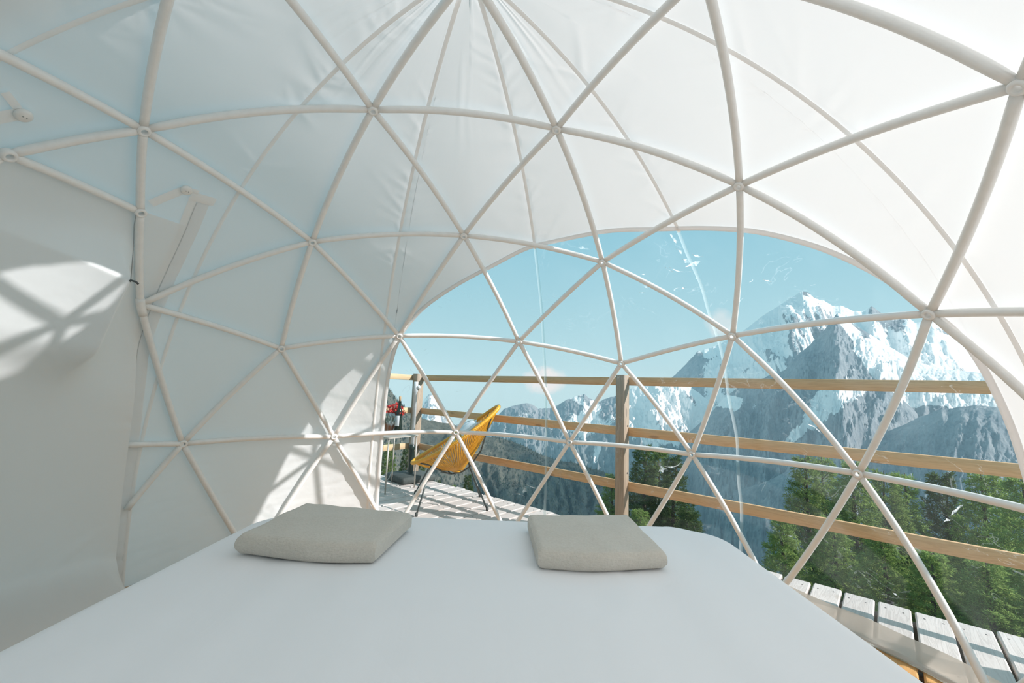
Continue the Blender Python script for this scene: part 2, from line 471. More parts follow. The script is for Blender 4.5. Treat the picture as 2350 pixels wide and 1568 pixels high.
wall = empty('wall_dome', (0, 0, 0)); tag(wall, 'white translucent fabric skin of the geodesic dome tent', None, None, 'structure')
for k in range(10):
    a0, a1 = SEAMS[k], SEAMS[k] + 36
    mb = MB()
    segs = []
    cuts = sorted({a0, a1} | {c for c in (WAZ0, WAZ1) if a0 < c < a1})
    for s0, s1 in zip(cuts[:-1], cuts[1:]):
        mid = (s0 + s1) / 2
        n_ = max(3, int((s1 - s0) * 2.2))
        t = np.linspace(0, 1, n_)
        if WAZ0 < mid < WAZ1:
            # denser columns where the outline stands steep
            if abs(s1 - WAZ1) < 1e-6: t = 1 - (1 - t) ** 2.6
            if abs(s0 - WAZ0) < 1e-6: t = t ** 2.6
            az = s0 + (s1 - s0) * t
            mb.grid(skin(az, win_el(az), sky_el(az), 170))
            if abs(s1 - WAZ1) < 1e-6 or abs(s0 - WAZ0) < 1e-6: pass
        else:
            az = (s0 - (0.015 if s0 in (WAZ0, WAZ1) else 0)) + (s1 - s0 + (0.015 if s1 in (WAZ0, WAZ1) else 0) + (0.015 if s0 in (WAZ0, WAZ1) else 0)) * t
            mb.grid(skin(az, BASE_EL - 0.4, sky_el(az), 270))
    mb.build('fabric_panel', MAT['fabric'], wall)

# an unseen second fabric sheet added outside to darken this part of the skin
azq = np.linspace(182, 215, 30)
MB().grid(sph(np.broadcast_to(azq[:, None], (30, 24)), np.broadcast_to(np.linspace(40, 74, 24)[None, :], (30, 24)), RF + 0.055 + 0.01 * gnoise(np.broadcast_to(azq[:, None], (30, 24)) * 0.3, np.broadcast_to(np.linspace(40, 74, 24)[None, :], (30, 24)) * 0.2, 4))).build('shade_layer', MAT['fabric'], wall)

# welted seams: a stitched ribbon with small stitch bumps on the inside of the skin
def seam_strip(az, e0, e1, w=0.022, mat='welt', name='seam', parent=None, inner=0.001, bumps=True, wob=0.0, thick=0.0025):
    n_ = int(abs(e1 - e0) * 3)
    el = np.linspace(e0, e1, n_)
    A = np.full(n_, az) + wob * gnoise(el * 0.12, el * 0 + az, 3) / np.maximum(np.cos(np.radians(el)), 0.1)
    rr = RF - inner + (0.5 * pucker(A, el) if not bumps else 0)
    dw = w / 2 / RF / np.maximum(np.cos(np.radians(el)), 0.02) * 180 / math.pi
    bump_ = 0.0012 * np.abs(np.sin(el * 4.2)) if bumps else 0
    L = sph(A - dw, el, rr); Cc = sph(A, el, rr - thick - bump_); R = sph(A + dw, el, rr)
    L1 = sph(A - dw * 0.6, el, rr - thick * 0.8); R1 = sph(A + dw * 0.6, el, rr - thick * 0.8)
    mb = MB(); mb.grid(np.stack([L, L1, Cc, R1, R], 1)); return mb.build(name, MAT[mat], parent)
for k, az in enumerate(SEAMS):
    a = az % 360
    inwin = WAZ0 < a < WAZ1
    top = float(sky_el(az)) - 0.2
    seam_strip(az, (float(win_el(a)) - 0.3) if inwin else BASE_EL, top, parent=wall, w=0.0165)

# ------------------------------------------------------------------ the clear front window
win = empty('window_1'); tag(win, 'clear plastic panorama window let into the dome front', None, None, 'structure')
def pane_r(A, el):
    return RF + 0.004 + 0.010 * np.abs(gnoise(A * 0.05 + 3, el * 0.06, 41)) + 0.003 * np.maximum(0, gnoise(A * 0.35, el * 0.3, 43))
cuts = [WAZ0] + [a for a in SEAMS if WAZ0 < a < WAZ1] + [WAZ1]
for s0, s1 in zip(cuts[:-1], cuts[1:]):
    t = np.linspace(0, 1, max(6, int((s1 - s0) * 1.6)))
    if abs(s1 - WAZ1) < 1e-6: t = 1 - (1 - t) ** 2.4
    if abs(s0 - WAZ0) < 1e-6: t = t ** 2.4
    az = (s0 + (s1 - s0) * t)[:, None]; tt = np.linspace(0, 1, 70)[None, :]
    el = BASE_EL + (win_el(az) - BASE_EL) * tt; A = np.broadcast_to(az, el.shape)
    MB().grid(sph(A, el, pane_r(A, el))).build('window_pane', MAT['film'], win)
for a in cuts[1:-1]:
    seam_strip(a, BASE_EL, float(win_el(a)), w=0.018, mat='film_edge', name='welded_seam', parent=win, bumps=False, wob=0.35 if a < 40 else 0.06)
# white slivers painted in for the sun glints on creases in the film
GLINTS = [(34.78, 43.41, 0.105, 0.037, 171), (35.83, 44.11, 0.051, 0.028, -125), (37.84, 42.74, 0.141, 0.012, -155), (36.62, 48.2, 0.077, 0.027, -102), (36.38, 45.88, 0.059, 0.018, -108), (33.3, 44.57, 0.067, 0.016, -148), (58.05, 49.31, 0.086, 0.028, -161), (46.09, 40.91, 0.051, 0.02, -143), (47.09, 39.86, 0.036, 0.01, -173), (45.54, 43.12, 0.035, 0.01, -177), (39.93, 39.74, 0.039, 0.015, 152), (36.59, 39.1, 0.029, 0.014, 158), (38.32, 39.7, 0.024, 0.012, 178), (34.99, 40.94, 0.023, 0.009, -169), (25.5, 39.02, 0.034, 0.009, 151), (23.06, 38.58, 0.046, 0.01, -148), (47.82, 6.26, 0.074, 0.045, 153), (45.82, 7.18, 0.139, 0.017, 160), (75.19, -0.9, 0.057, 0.045, 128), (76.34, -1.67, 0.108, 0.013, -176), (73.22, 0.03, 0.14, 0.01, -175), (8.66, 8.55, 0.085, 0.017, 130), (9.77, 7.05, 0.035, 0.014, 145), (27.85, -0.3, 0.041, 0.009, 176), (15.43, -3.39, 0.026, 0.011, -160), (22.81, 16.26, 0.087, 0.017, -141), (39.99, 43.21, 0.057, 0.007, -134), (34.05, 36.27, 0.047, 0.007, 131), (28.6, 36.32, 0.045, 0.007, 140), (16.67, 36.7, 0.027, 0.008, -178)]
cmb = MB()
for i, (az_, el_, L_, W_, an_) in enumerate(GLINTS):
    L_ *= 0.85; W_ *= 0.62
    c0 = sph(az_, el_, 1.0) - np.array([0, 0, ZC]); ea = np.array([-c0[1], c0[0], 0]); ea /= np.linalg.norm(ea); up_ = np.cross(c0, ea)
    dx = ea * math.cos(rad(an_)) + up_ * math.sin(rad(an_)); dy = np.cross(c0, dx)
    rows = []
    for t_ in np.linspace(-1, 1, 9):
        bow = 0.16 * L_ * (t_ * t_ - 0.3) * math.sin(i * 2.1); wd = W_ / 2 * max(0.02, (1 - abs(t_) ** 1.4)) * (1 + 0.5 * math.sin(i * 1.7 + t_ * 4))
        row = []
        for v_ in (-1, 0, 1):
            p_ = c0 * RF + dx * (t_ * L_ / 2) + dy * (bow + v_ * wd + (0.3 * wd * math.sin(i + t_ * 7)))
            p_ = p_ / np.linalg.norm(p_) * (RF + 0.001 - 0.003 * (v_ == 0))
            row.append(p_ + np.array([0, 0, ZC]))
        rows.append(row)
    cmb.grid(np.array(rows))
M = MatB('glint_white_film')
t1 = M.n('ShaderNodeBsdfTranslucent'); t1.inputs[0].default_value = (1, 1, 1, 1); t2 = M.n('ShaderNodeBsdfTransparent'); mx_ = M.n('ShaderNodeMixShader')
M.l(M.ramp(M.noise(M.coord('Object'), 38, 4, 0.6), [(0.40, (0.12, 0.12, 0.12)), (0.62, (0.9, 0.9, 0.9))]), mx_.inputs[0]); M.l(t2.outputs[0], mx_.inputs[1]); M.l(t1.outputs[0], mx_.inputs[2]); M.l(mx_.outputs[0], M.out.inputs[0])
tag(cmb.build('crease_glints', M.m, win), kind='stuff')
# doubled hem of the outline
def outline(n_=260):
    az = np.concatenate([np.full(30, WAZ0), np.interp(np.linspace(0, 1, n_), np.linspace(0, 1, 600), WAZ0 + (WAZ1 - WAZ0) * (0.5 - 0.5 * np.cos(np.linspace(0, math.pi, 600)))), np.full(30, WAZ1)])
    el = np.concatenate([np.linspace(BASE_EL, win_el(WAZ0), 30), win_el(az[30:-30]), np.linspace(win_el(WAZ1), BASE_EL, 30)])
    return az, el
oa, oe = outline()
OP = sph(oa, oe, RF - 0.003)
Tn = np.gradient(OP, axis=0); Tn /= np.linalg.norm(Tn, axis=1)[:, None] + 1e-9
Nn = OP - np.array([0, 0, ZC]); Nn /= np.linalg.norm(Nn, axis=1)[:, None]
Bn = np.cross(Nn, Tn)           # along the skin, away from or into the window
sgn = np.sign((Bn[len(Bn) // 2])[2])
Bn = Bn * sgn
MB().grid(np.stack([OP + Nn * 0.004, OP - Bn * 0.001, OP + Bn * 0.012 - Nn * 0.002, OP + Bn * 0.024 - Nn * 0.0005, OP + Bn * 0.024 + Nn * 0.003], 1)).build('window_hem', MAT['fabric'], win)

# frosted ground flap that folds in over the floor below the window
azf = np.linspace(WAZ0 - 4, WAZ1 - 4, 120)
prof = [(RF + 0.006, -7.6), (RF - 0.006, -8.4), (1.995, -9.5)]
rowsP = [sph(azf, np.full_like(azf, e_) + 0.35 * gnoise(azf * 0.12, azf * 0, 2), np.full_like(azf, r_)) for r_, e_ in prof]
for rr_, zz_ in ((1.965, 0.012), (1.925, 0.008)):
    r2 = rr_ + 0.010 * gnoise(azf * 0.2, azf * 0 + rr_, 6)
    a_ = np.radians(azf); rowsP.append(np.stack([np.cos(a_) * r2, np.sin(a_) * r2, np.full_like(a_, zz_) + 0.004 * np.abs(gnoise(azf * 0.3, azf * 0, 9))], -1))
MB().grid(np.stack(rowsP, 1)).build('ground_flap', MAT['flap'], win)
MB().tube([tuple(p) for p in rowsP[-1][::2]], 0.0035, 6).build('flap_edge', MAT['film_edge'], win)

# clear crown window
sky_w = empty('window_2'); tag(sky_w, 'clear round film window at the crown of the dome', None, None, 'structure')
azc = np.linspace(0, 360, 61); tt = np.linspace(0, 1, 8)[:, None]
elc = 90 - (90 - sky_el(azc))[None, :] * tt
MB().grid(sph(np.broadcast_to(azc, elc.shape), elc, RF + 0.01)).build('window_pane', mat_clear('crown_film', 0.01, 0.0), sky_w)

# ------------------------------------------------------------------ geodesic tube frame (three-frequency icosahedron)
EL0 = math.degrees(math.atan(0.5))
def _ico():
    V = [np.array([0, 0, 1.0])]
    for k in range(5): V.append(sph(54 + 72 * k, EL0, 1) - np.array([0, 0, ZC]))
    for k in range(5): V.append(sph(18 + 72 * k, -EL0, 1) - np.array([0, 0, ZC]))
    V.append(np.array([0, 0, -1.0]))
    Fs = []
    for i in range(12):
        for j in range(i + 1, 12):
            for k in range(j + 1, 12):
                if all(abs(np.dot(V[a], V[b]) - math.cos(math.atan(2))) < 1e-3 for a, b in ((i, j), (j, k), (i, k))): Fs.append((i, j, k))
    nodes = {}; pts = []; edges = set()
    def node(p):
        p = p / np.linalg.norm(p); key = tuple(np.round(p, 3) + 0.0)
        if key not in nodes: nodes[key] = len(pts); pts.append(p)
        return nodes[key]
    for (i, j, k) in Fs:
        g = {}
        for a in range(4):
            for b in range(4 - a): g[(a, b)] = node(V[i] * (3 - a - b) + V[j] * a + V[k] * b)
        for (a, b), q in g.items():
            for da, db in ((1, 0), (0, 1), (1, -1)):
                if (a + da, b + db) in g: edges.add(tuple(sorted((q, g[(a + da, b + db)]))))
    return pts, edges
PTS, EDG = _ico()
keep = {i for i, p in enumerate(PTS) if p[2] > -0.20}
frame = empty('dome_frame', (0, 0, 0))
tag(frame, 'white curved steel tube geodesic frame holding up the dome tent from inside', 'frame')
TUBE_R = 0.0148
def azel(p): return math.degrees(math.atan2(p[1], p[0])) % 360, math.degrees(math.asin(max(-1, min(1, p[2] / np.linalg.norm(p)))))
def arc(p, q, r=RD, n_=13):
    p = np.array(p) / np.linalg.norm(p); q = np.array(q) / np.linalg.norm(q)
    w = math.acos(max(-1, min(1, float(p @ q)))); t = np.linspace(0, 1, n_)[:, None]
    return (np.sin((1 - t) * w) * p + np.sin(t * w) * q) / math.sin(w) * r + np.array([0, 0, ZC])
def strut(p, q, end=0.022, name='strut'):
    p = np.array(p) / np.linalg.norm(p); q = np.array(q) / np.linalg.norm(q)
    w = math.acos(float(np.clip(p @ q, -1, 1))); f_ = 0.0125 / RD / w
    p, q = (arc(p, q, 1.0, 1001)[int(f_ * 1000)] - np.array([0, 0, ZC])), (arc(p, q, 1.0, 1001)[1000 - int(f_ * 1000)] - np.array([0, 0, ZC]))
    P_ = arc(p, q, n_=19)
    # flattened ends run into the hubs
    V = [Vector(x) for x in P_]
    r_ = [TUBE_R] * len(V)
    mb = MB(); mb.tube(V, r_, 10)
    me_v = mb.v
    c = Vector((0, 0, ZC))
    for ring, f in ((0, 0.45), (1, 0.9), (17, 0.9), (18, 0.45)):
        for i in range(ring * 10, ring * 10 + 10):
            v = Vector(me_v[i]); o = V[ring]; nrm = (o - c).normalized()
            h = (v - o).dot(nrm)
            me_v[i] = tuple(v - nrm * h * (1 - f))
    return mb.build(name, MAT['tube'], frame)
def hub(p, name='node_hub'):
    p = np.array(p) / np.linalg.norm(p)
    z = Vector(-p)                       # faces the room
    R = z.to_track_quat('Z', 'Y').to_matrix()
    c = Vector(p * RD) + Vector((0, 0, ZC))
    mb = MB(); mb.lathe([(0.0095, -0.010), (0.0185, -0.010), (0.021, -0.005), (0.021, 0.009), (0.0185, 0.0135), (0.0135, 0.0145), (0.0105, 0.0135), (0.0095, 0.010), (0.0095, -0.010)], 20, c, R)
    o = mb.build(name, MAT['tube'], frame)
    return o
# the door bay: struts crossing it are left out
def nid(az, el):
    t = sph(az, el, 1) - np.array([0, 0, ZC])
    i = max(keep, key=lambda k: float(PTS[k] @ t)); return i
nA = nid(162, 52.62); nK = nid(148.4, 31.0); nK2 = nid(175.6, 31.0); ncJ = nid(162, 10.81); nS = nid(*azel(PTS[nid(137, 11)]))
nb0 = nid(150.2, -9.9); nb1 = nid(173.8, -9.9)
drop = {tuple(sorted(e_)) for e_ in ((nA, nK2), (nK, nK2), (nK, ncJ), (nK2, ncJ), (nS, ncJ), (ncJ, nb0), (ncJ, nb1), (nS, nb0), (nb0, nb1), (nA, nK))}
deg = {}
for (a, b) in sorted(EDG):
    if a in keep and b in keep and tuple(sorted((a, b))) not in drop:
        strut(PTS[a], PTS[b]); deg[a] = deg.get(a, 0) + 1; deg[b] = deg.get(b, 0) + 1
for i in sorted(deg):
    if i not in (nK, nb0): hub(PTS[i])
def unit(az, el): return sph(az, el, 1) - np.array([0, 0, ZC])
H1 = unit(154.497, 43.327); H2 = unit(170.80, 43.80)
strut(PTS[nA], H1); strut(H1, PTS[nK]); strut(PTS[nA], H2); strut(H2, H1); hub(H1); hub(H2); strut(H2, PTS[nK2])
# elbow where the door jamb bends, and the two stubs that stop at the zip
kp = PTS[nK]; ke = arc(H1, kp, n_=30); ks = arc(kp, PTS[nS], n_=30)
MB().tube([ke[-3], ke[-2], kp * RD + np.array([0, 0, ZC]), ks[1], ks[2]], TUBE_R + 0.003, 12).build('elbow_sleeve', MAT['tube'], frame)
def stub(a, b, f):
    q = arc(a, b, RD, 41); m_ = int(40 * f)
    MB().tube([tuple(x) for x in q[:m_ + 1:2]], TUBE_R, 10).build('strut', MAT['tube'], frame)
stub(PTS[nS], PTS[ncJ], 0.30); stub(PTS[nS], PTS[nb0], 0.46)

# ------------------------------------------------------------------ the zipped door bay on the left
door = empty('door_1'); tag(door, 'white fabric tent door with a long zip, its curtain corner tied up by a cord', None, None, 'structure')
ZIP = [(148.2, 49.3), (147.74, 46.3), (147.03, 41.92), (146.75, 37.44), (146.69, 34.0), (146.57, 30.27), (146.47, 26.6), (146.16, 23.32), (145.63, 20.07), (145.11, 16.18), (144.60, 11.67), (144.3, 6.59), (144.1, 2.25), (144.0, -1.96), (143.95, -6.58), (143.95, -9.8)]
zaz = _pchip([p[1] for p in ZIP][::-1], [p[0] for p in ZIP][::-1])
HUBW = H1 * RD + np.array([0, 0, ZC])
TIP = HUBW - np.array([0, 0, 0.297])
tp = TIP - np.array([0, 0, ZC]); TAZ, TEL = azel(tp); TR = float(np.linalg.norm(tp))
na, ne = 220, 260
u = np.linspace(0, 1, na)[:, None] ** 1.2; v = np.linspace(0, 1, ne)[None, :]
el = BASE_EL + 0.3 + (43.0 - BASE_EL) * v + 0 * u
left = 181.0
az = zaz(el) + 0.25 + (left - zaz(el)) * u
da = (az - TAZ) * np.cos(np.radians(el)); de = el - TEL
# the corner hangs from the cord: steep above, falling plumb below, soft to the left
wl = np.where(da > 0, 6.0 + 0.22 * np.maximum(0, -de), 1.35 + 0.10 * np.maximum(0, -de))
side = np.exp(-(np.abs(da) / wl) ** np.where(da > 0, 1.15, 1.7))
vert = np.where(de > 0, np.exp(-(de / 1.5) ** 1.4), np.exp(-(np.maximum(0, -de - 9.5) / 5.5) ** 2))
r0 = 2.019 - 0.045 * smooth(27, 17, el)
peak = (2.019 - TR) * (1 + 0.10 * np.clip(-de / 6.0, 0, 1))
ridge = np.exp(-((de + 0.62 * da) / (1.6 + 0.12 * np.abs(da))) ** 2) * np.exp(-np.maximum(da, 0) / 16.0) * (da > 0)
hollow = np.exp(-((de + 0.62 * da - 5.5) / 4.0) ** 2) * np.exp(-np.maximum(da, 0) / 14.0) * (da > 0)
D = peak * np.maximum(side * vert, 0.25 * ridge * np.exp(-np.maximum(da, 0) / 14.0))
D = D + 0.010 * gnoise(az * 0.10, el * 0.05 + az * 0.02, 51) * smooth(44, 30, el) + 0.012 * np.maximum(0, gnoise(az * 0.3 + el * 0.35, el * 0.12, 52)) * smooth(12, -8, el)
dz_ = (az - zaz(el)); D = D + 0.006 * np.exp(-dz_ / 1.6) * gnoise(el * 0.9, dz_ * 0.2, 53) * smooth(26, 16, el)
D = D + 0.34 * smooth(-4.0, -10, el) ** 1.5 * smooth(-1.0, 2.0, dz_)          # the hem spreads inward over the floor
jam = smooth(0.0, 3.0, dz_) * 0 + 1
cpts = sph(az, el, r0 - np.maximum(D, 0)); cpts[..., 2] = np.maximum(cpts[..., 2], 0.006)
MB().grid(cpts).build('door_curtain', MAT['curtain'], door)
# zip: tape, teeth line and cover flap along the curve
zel = np.linspace(47.5, BASE_EL + 0.3, 170); za = zaz(zel)
def zstrip(o0, o1, r0, name, mat, e_top=47.5, relief=0.004):
    m_ = zel <= e_top; A = za[m_]; E_ = zel[m_]
    c_ = np.cos(np.radians(E_)) * RF * math.pi / 180
    cols = []
    for o, dr in ((o0, 0.0), (o0 * 0.75 + o1 * 0.25, relief), (o0 * 0.25 + o1 * 0.75, relief), (o1, 0.0)):
        A2 = A + o / c_; cols.append(sph(A2, E_, RF - r0 - dr + np.maximum(0, pucker(A2, E_) - 0.001)))
    return MB().grid(np.stack(cols, 1)).build(name, mat, door)
low = 1.986
zstrip(0.002, 0.032, 0.0015, 'zip_tape', MAT['welt'], relief=0.001)
zstrip(-0.048, -0.002, 0.0015, 'zip_cover_flap', MAT['fabric'], 48, 0.002)
zstrip(-0.0018, 0.0018, 0.0022, 'zip_teeth', simple('grey_zip_teeth', (0.60, 0.61, 0.61), 0.5, 0.1), 47, 0.001)
Aq = float(zaz(47.6)); c_ = math.cos(rad(47.6)) * RF * math.pi / 180
MB().grid(np.stack([sph(np.array([Aq - 0.06 / c_, Aq + 0.035 / c_]), np.array([e_, e_ - 0.3]), np.array([r_, r_])) for e_, r_ in ((48.4, 2.0195), (47.8, 2.0185), (47.2, 2.0185))], 0)).build('zip_end_patch', MAT['welt'], door)
# tie cord and knot at the lifted corner
cd = simple('grey_cord', (0.30, 0.32, 0.32), 0.7)
MB().tube([HUBW + np.array([-0.004, -0.012, -0.004]), HUBW - np.array([0.006, 0.014, 0.06]), HUBW - np.array([0.003, 0.006, 0.15]), TIP + np.array([0, 0, 0.008])], 0.0016, 6).build('tie_cord', cd, door)
kn = MB().tube([TIP + np.array([-0.012, 0.010, 0.004]), TIP + np.array([0, 0, 0.010]), TIP + np.array([0.014, 0.010, 0.006]), TIP + np.array([0.020, 0.014, -0.002])], 0.004, 8); kn.build('cord_knot', simple('dark_knot', (0.10, 0.11, 0.11), 0.7), door)
# round toggle buttons with straps holding the rolled flaps
def toggle(az_, el_, d1, d2):
    nrm = unit(az_, el_); R = Vector(-nrm).to_track_quat('Z', 'Y').to_matrix(); c = Vector(nrm * 2.012) + Vector((0, 0, ZC))
    b = MB().lathe([(0, 0.012), (0.016, 0.011), (0.021, 0.007), (0.022, 0.0), (0.018, -0.006), (0, -0.008)], 22, c, R).build('toggle_button', simple('white_button', (0.85, 0.84, 0.81), 0.4), door)
    hm = MB()
    for sx in (-0.005, 0.005): hm.lathe([(0.0, 0.0124), (0.0022, 0.0124), (0.0022, 0.009)], 8, c + R @ Vector((sx, 0, 0)), R)
    hm.build('button_hole', MAT['hub_dark'], b)
    for (a2, e2, wd) in (d1, d2):
        p = arc(nrm, unit(a2, e2), 2.0175, 9); T_ = p[-1] - p[0]; T_ /= np.linalg.norm(T_); B_ = np.cross(T_, nrm) * wd / 2
        MB().grid(np.stack([p - B_, p - B_ * 0.6 - nrm * 0.001, p + B_ * 0.6 - nrm * 0.001, p + B_], 1)).build('strap', MAT['welt'], door)
toggle(150.59, 48.09, (148.6, 48.3, 0.022), (153.6, 44.6, 0.035))
toggle(172.7, 47.7, (175.6, 48.6, 0.022), (174.6, 45.2, 0.040))

# ------------------------------------------------------------------ deck (floor)
EU = Vector((0.675, -0.738, 0)).normalized(); EN = Vector((-EU.y, EU.x, 0)); EC = Vector((1.582, 1.726, 0))
ROT_N = Matrix((EN, EU * -1, Vector((0, 0, 1)))).transposed()     # local x = outward, local y = -along
floor = empty('floor'); tag(floor, 'larch plank deck under and around the dome', None, None, 'structure')
PITCH, PW, PL, PT = 0.1405, 0.127, 5.0, 0.032
def plank_mesh():
    mb = MB(); mb.box((-PL / 2, 0, -PT / 2), (PL, PW, PT), None, 0.006)
    me = bpy.data.meshes.new('plank'); me.from_pydata(mb.v, [], mb.f); me.materials.append(MAT['deck']); me.update(); return me
pm = plank_mesh()
t0 = 0.6915 - 28 * PITCH
sc_mb = MB()
for i in range(42):
    t = t0 + i * PITCH
    o = bpy.data.objects.new('plank', pm); COL.objects.link(o); o.parent = floor
    off = 0.03 * (random.random() - 0.5) + (0.02 if t > 1.4 else 0)
    loc = EC + EU * t + EN * (off + 0.0)
    o.matrix_local = Matrix.Translation(loc) @ ROT_N.to_4x4() @ Matrix.Rotation(rad(random.uniform(-0.15, 0.15)), 4, 'Z')
    for du in (-0.035, 0.035):
        for dn in (-0.075, -0.60, -1.2):
            p = loc + EU * (du + random.uniform(-.006, .006)) + EN * (dn + random.uniform(-.01, .01))
            sc_mb.lathe([(0.0, 0.0012), (0.004, 0.0012), (0.0048, 0.0)], 7, p)
tag(sc_mb.build('screw_heads', MAT['screw'], floor), kind='stuff')
for dn in (-0.10, -0.62, -1.22, -2.2, -3.4):
    MB().box(EC + EU * -0.4 + EN * dn + Vector((0, 0, -PT - 0.072)), (0.07, 6.2, 0.14), ROT_N, 0.004).build('joist', MAT['joist'], floor)

# ------------------------------------------------------------------ railing
def rail_obj(parent, a, b, z0, z1, mat, thick=0.026, dn=0.0, name='rail'):
    a = Vector(a); b = Vector(b); d = (b - a); L = d.length; x = d.normalized(); y = Vector((-x.y, x.x, 0))
    o = MB().box((0, 0, 0), (L, thick, z1 - z0), None, 0.003).build(name, mat, parent)
    R = Matrix((x, y, Vector((0, 0, 1)))).transposed()
    o.matrix_local = Matrix.Translation((a + b) / 2 + Vector((0, 0, (z0 + z1) / 2))) @ R.to_4x4()
    return o
def post_obj(parent, loc, ztop, size=0.074, zb=-0.35):
    o = MB().box((0, 0, (ztop + zb) / 2), (size * 1.1, size, ztop - zb), None, 0.004).build('post', MAT['post'], parent)
    o.matrix_local = Matrix.Translation(Vector((loc[0], loc[1], 0))) @ ROT_N.to_4x4()
    return o
rail1 = empty('deck_railing', EC); tag(rail1, 'long larch railing of three rails along the front edge of the deck', 'railing')
RZ = [(1.108, 1.171), (0.722, 0.788), (0.315, 0.382)]
off_post = -0.072; off_rail = -0.072 + 0.042
corner = EU * -3.005 + EN * off_post
for t in (-0.397, 2.25): post_obj(rail1, EU * t + EN * off_post, 1.186)
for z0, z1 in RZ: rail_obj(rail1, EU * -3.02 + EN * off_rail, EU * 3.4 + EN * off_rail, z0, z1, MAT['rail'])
# bolt heads in the middle post
pp = EU * (-0.397 + 0.0375) + EN * off_post
Rb = Vector(EU).to_track_quat('Z', 'Y').to_matrix()
for z in (1.145, 0.80, 0.45):
    MB().lathe([(0, 0.003), (0.006, 0.003), (0.0075, 0.0)], 10, pp + Vector((0, 0, z)) + EN * 0.012, Rb).build('bolt_head', MAT['screw'], rail1)
rail2 = empty('deck_railing', EC + corner); tag(rail2, 'sunlit pale railing at the deck end behind the side table', 'railing')
post_obj(rail2, Vector((0, 0, 0)), 1.183, 0.088)
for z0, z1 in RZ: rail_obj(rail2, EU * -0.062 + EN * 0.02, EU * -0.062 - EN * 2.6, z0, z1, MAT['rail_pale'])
post_obj(rail2, EN * -2.2, 1.19)

# ------------------------------------------------------------------ bed
M = MatB('white_bed_sheet')
co = M.coord('Object'); wv = M.noise(M.coord('Object', (1, 0.35, 1)), 5.0, 4, 0.55, 0.6)
fine = M.noise(co, 420, 2)
M.pbsdf((0.90, 0.905, 0.925), 0.85, 0.0, M.bump(M.math('ADD', M.math('MULTIPLY', wv, 1.0), M.math('MULTIPLY', fine, 0.02)), 0.30, 0.012), **{'Sheen Weight': 0.15})
MAT['sheet'] = M.m
bed = empty('bed', (0.05, -0.53, 0), rad(-7.0)); tag(bed, 'low double bed with a taut white sheet, facing the window', 'bed')
def superbox(hw, hl, rc, z0, z1, re, nx=90):
    """rounded mattress: rings from the top centre out and down the sides"""
    rings = []
    def ring(inset, z, n_=144):
        w, l, r = hw - inset, hl - inset, max(0.02, rc - inset * 0.6)
        pts = []
        per = n_ // 4
        for q, (cx, cy) in enumerate(((w - r, l - r), (-(w - r), l - r), (-(w - r), -(l - r)), (w - r, -(l - r)))):
            for i in range(per):
                f = i / (per - 1); a = (q + f) * math.pi / 2
                pts.append((cx + r * math.cos(a), cy + r * math.sin(a), z))
        return np.array(pts)
    for f in np.linspace(0.02, 1, 46)[:-1]:
        b = ring(re, z1); b[:, :2] *= f; rings.append(b)
    for a in np.linspace(0, math.pi / 2, 9): rings.append(ring(re * (1 - math.sin(a)), z1 - re * (1 - math.cos(a))))
    for z in np.linspace(z1 - re, z0, 8)[1:]: rings.append(ring(-0.012 * math.sin((z1 - z) * 6) + 0.004, z))
    return np.array(rings)
G = superbox(0.868, 1.055, 0.20, 0.30, 0.552, 0.065)
X, Y, Z = G[..., 0], G[..., 1], G[..., 2]
topm = smooth(0.47, 0.55, Z)
dz = 0.006 * gnoise(X * 3 + Y * 0.8, Y * 1.2, 61) + 0.006 * np.maximum(0, gnoise(X * 10 + Y * 5, Y * 2.0 - X * 0.8, 62)) * smooth(-0.3, 0.5, X) + 0.003 * gnoise(X * 9 - Y * 2, Y * 2.4, 64) - 0.010 * np.exp(-(X / 0.5) ** 2) * smooth(0.5, 1.0, Y)
G[..., 2] += topm * dz
side_w = (1 - topm) * 0.008 * gnoise(np.arctan2(Y, X) * 14, Z * 3, 63); nr = np.sqrt(X * X + Y * Y) + 1e-6
G[..., 0] += side_w * X / nr; G[..., 1] += side_w * Y / nr
G[..., 1] -= 0.0
mb = MB(); Gc = np.concatenate([G, G[:, :1]], 1); mb.grid(Gc); mb.add([tuple(x) for x in G[0]], [tuple(range(len(G[0])))]); sh = mb.build('fitted_sheet', MAT['sheet'], bed)
MB().box((0, 0, 0.235), (1.70, 2.06, 0.14), None, 0.03).build('mattress', simple('grey_mattress', (0.55, 0.55, 0.54), 0.9), bed)
MB().box((0, 0, 0.13), (1.62, 1.98, 0.08), None, 0.01).build('bed_base', MAT['joist'], bed)
for sx in (-0.7, 0.7):
    for sy in (-0.85, 0.85): MB().box((sx, sy, 0.045), (0.07, 0.07, 0.09), None, 0.004).build('leg', MAT['joist'], bed)
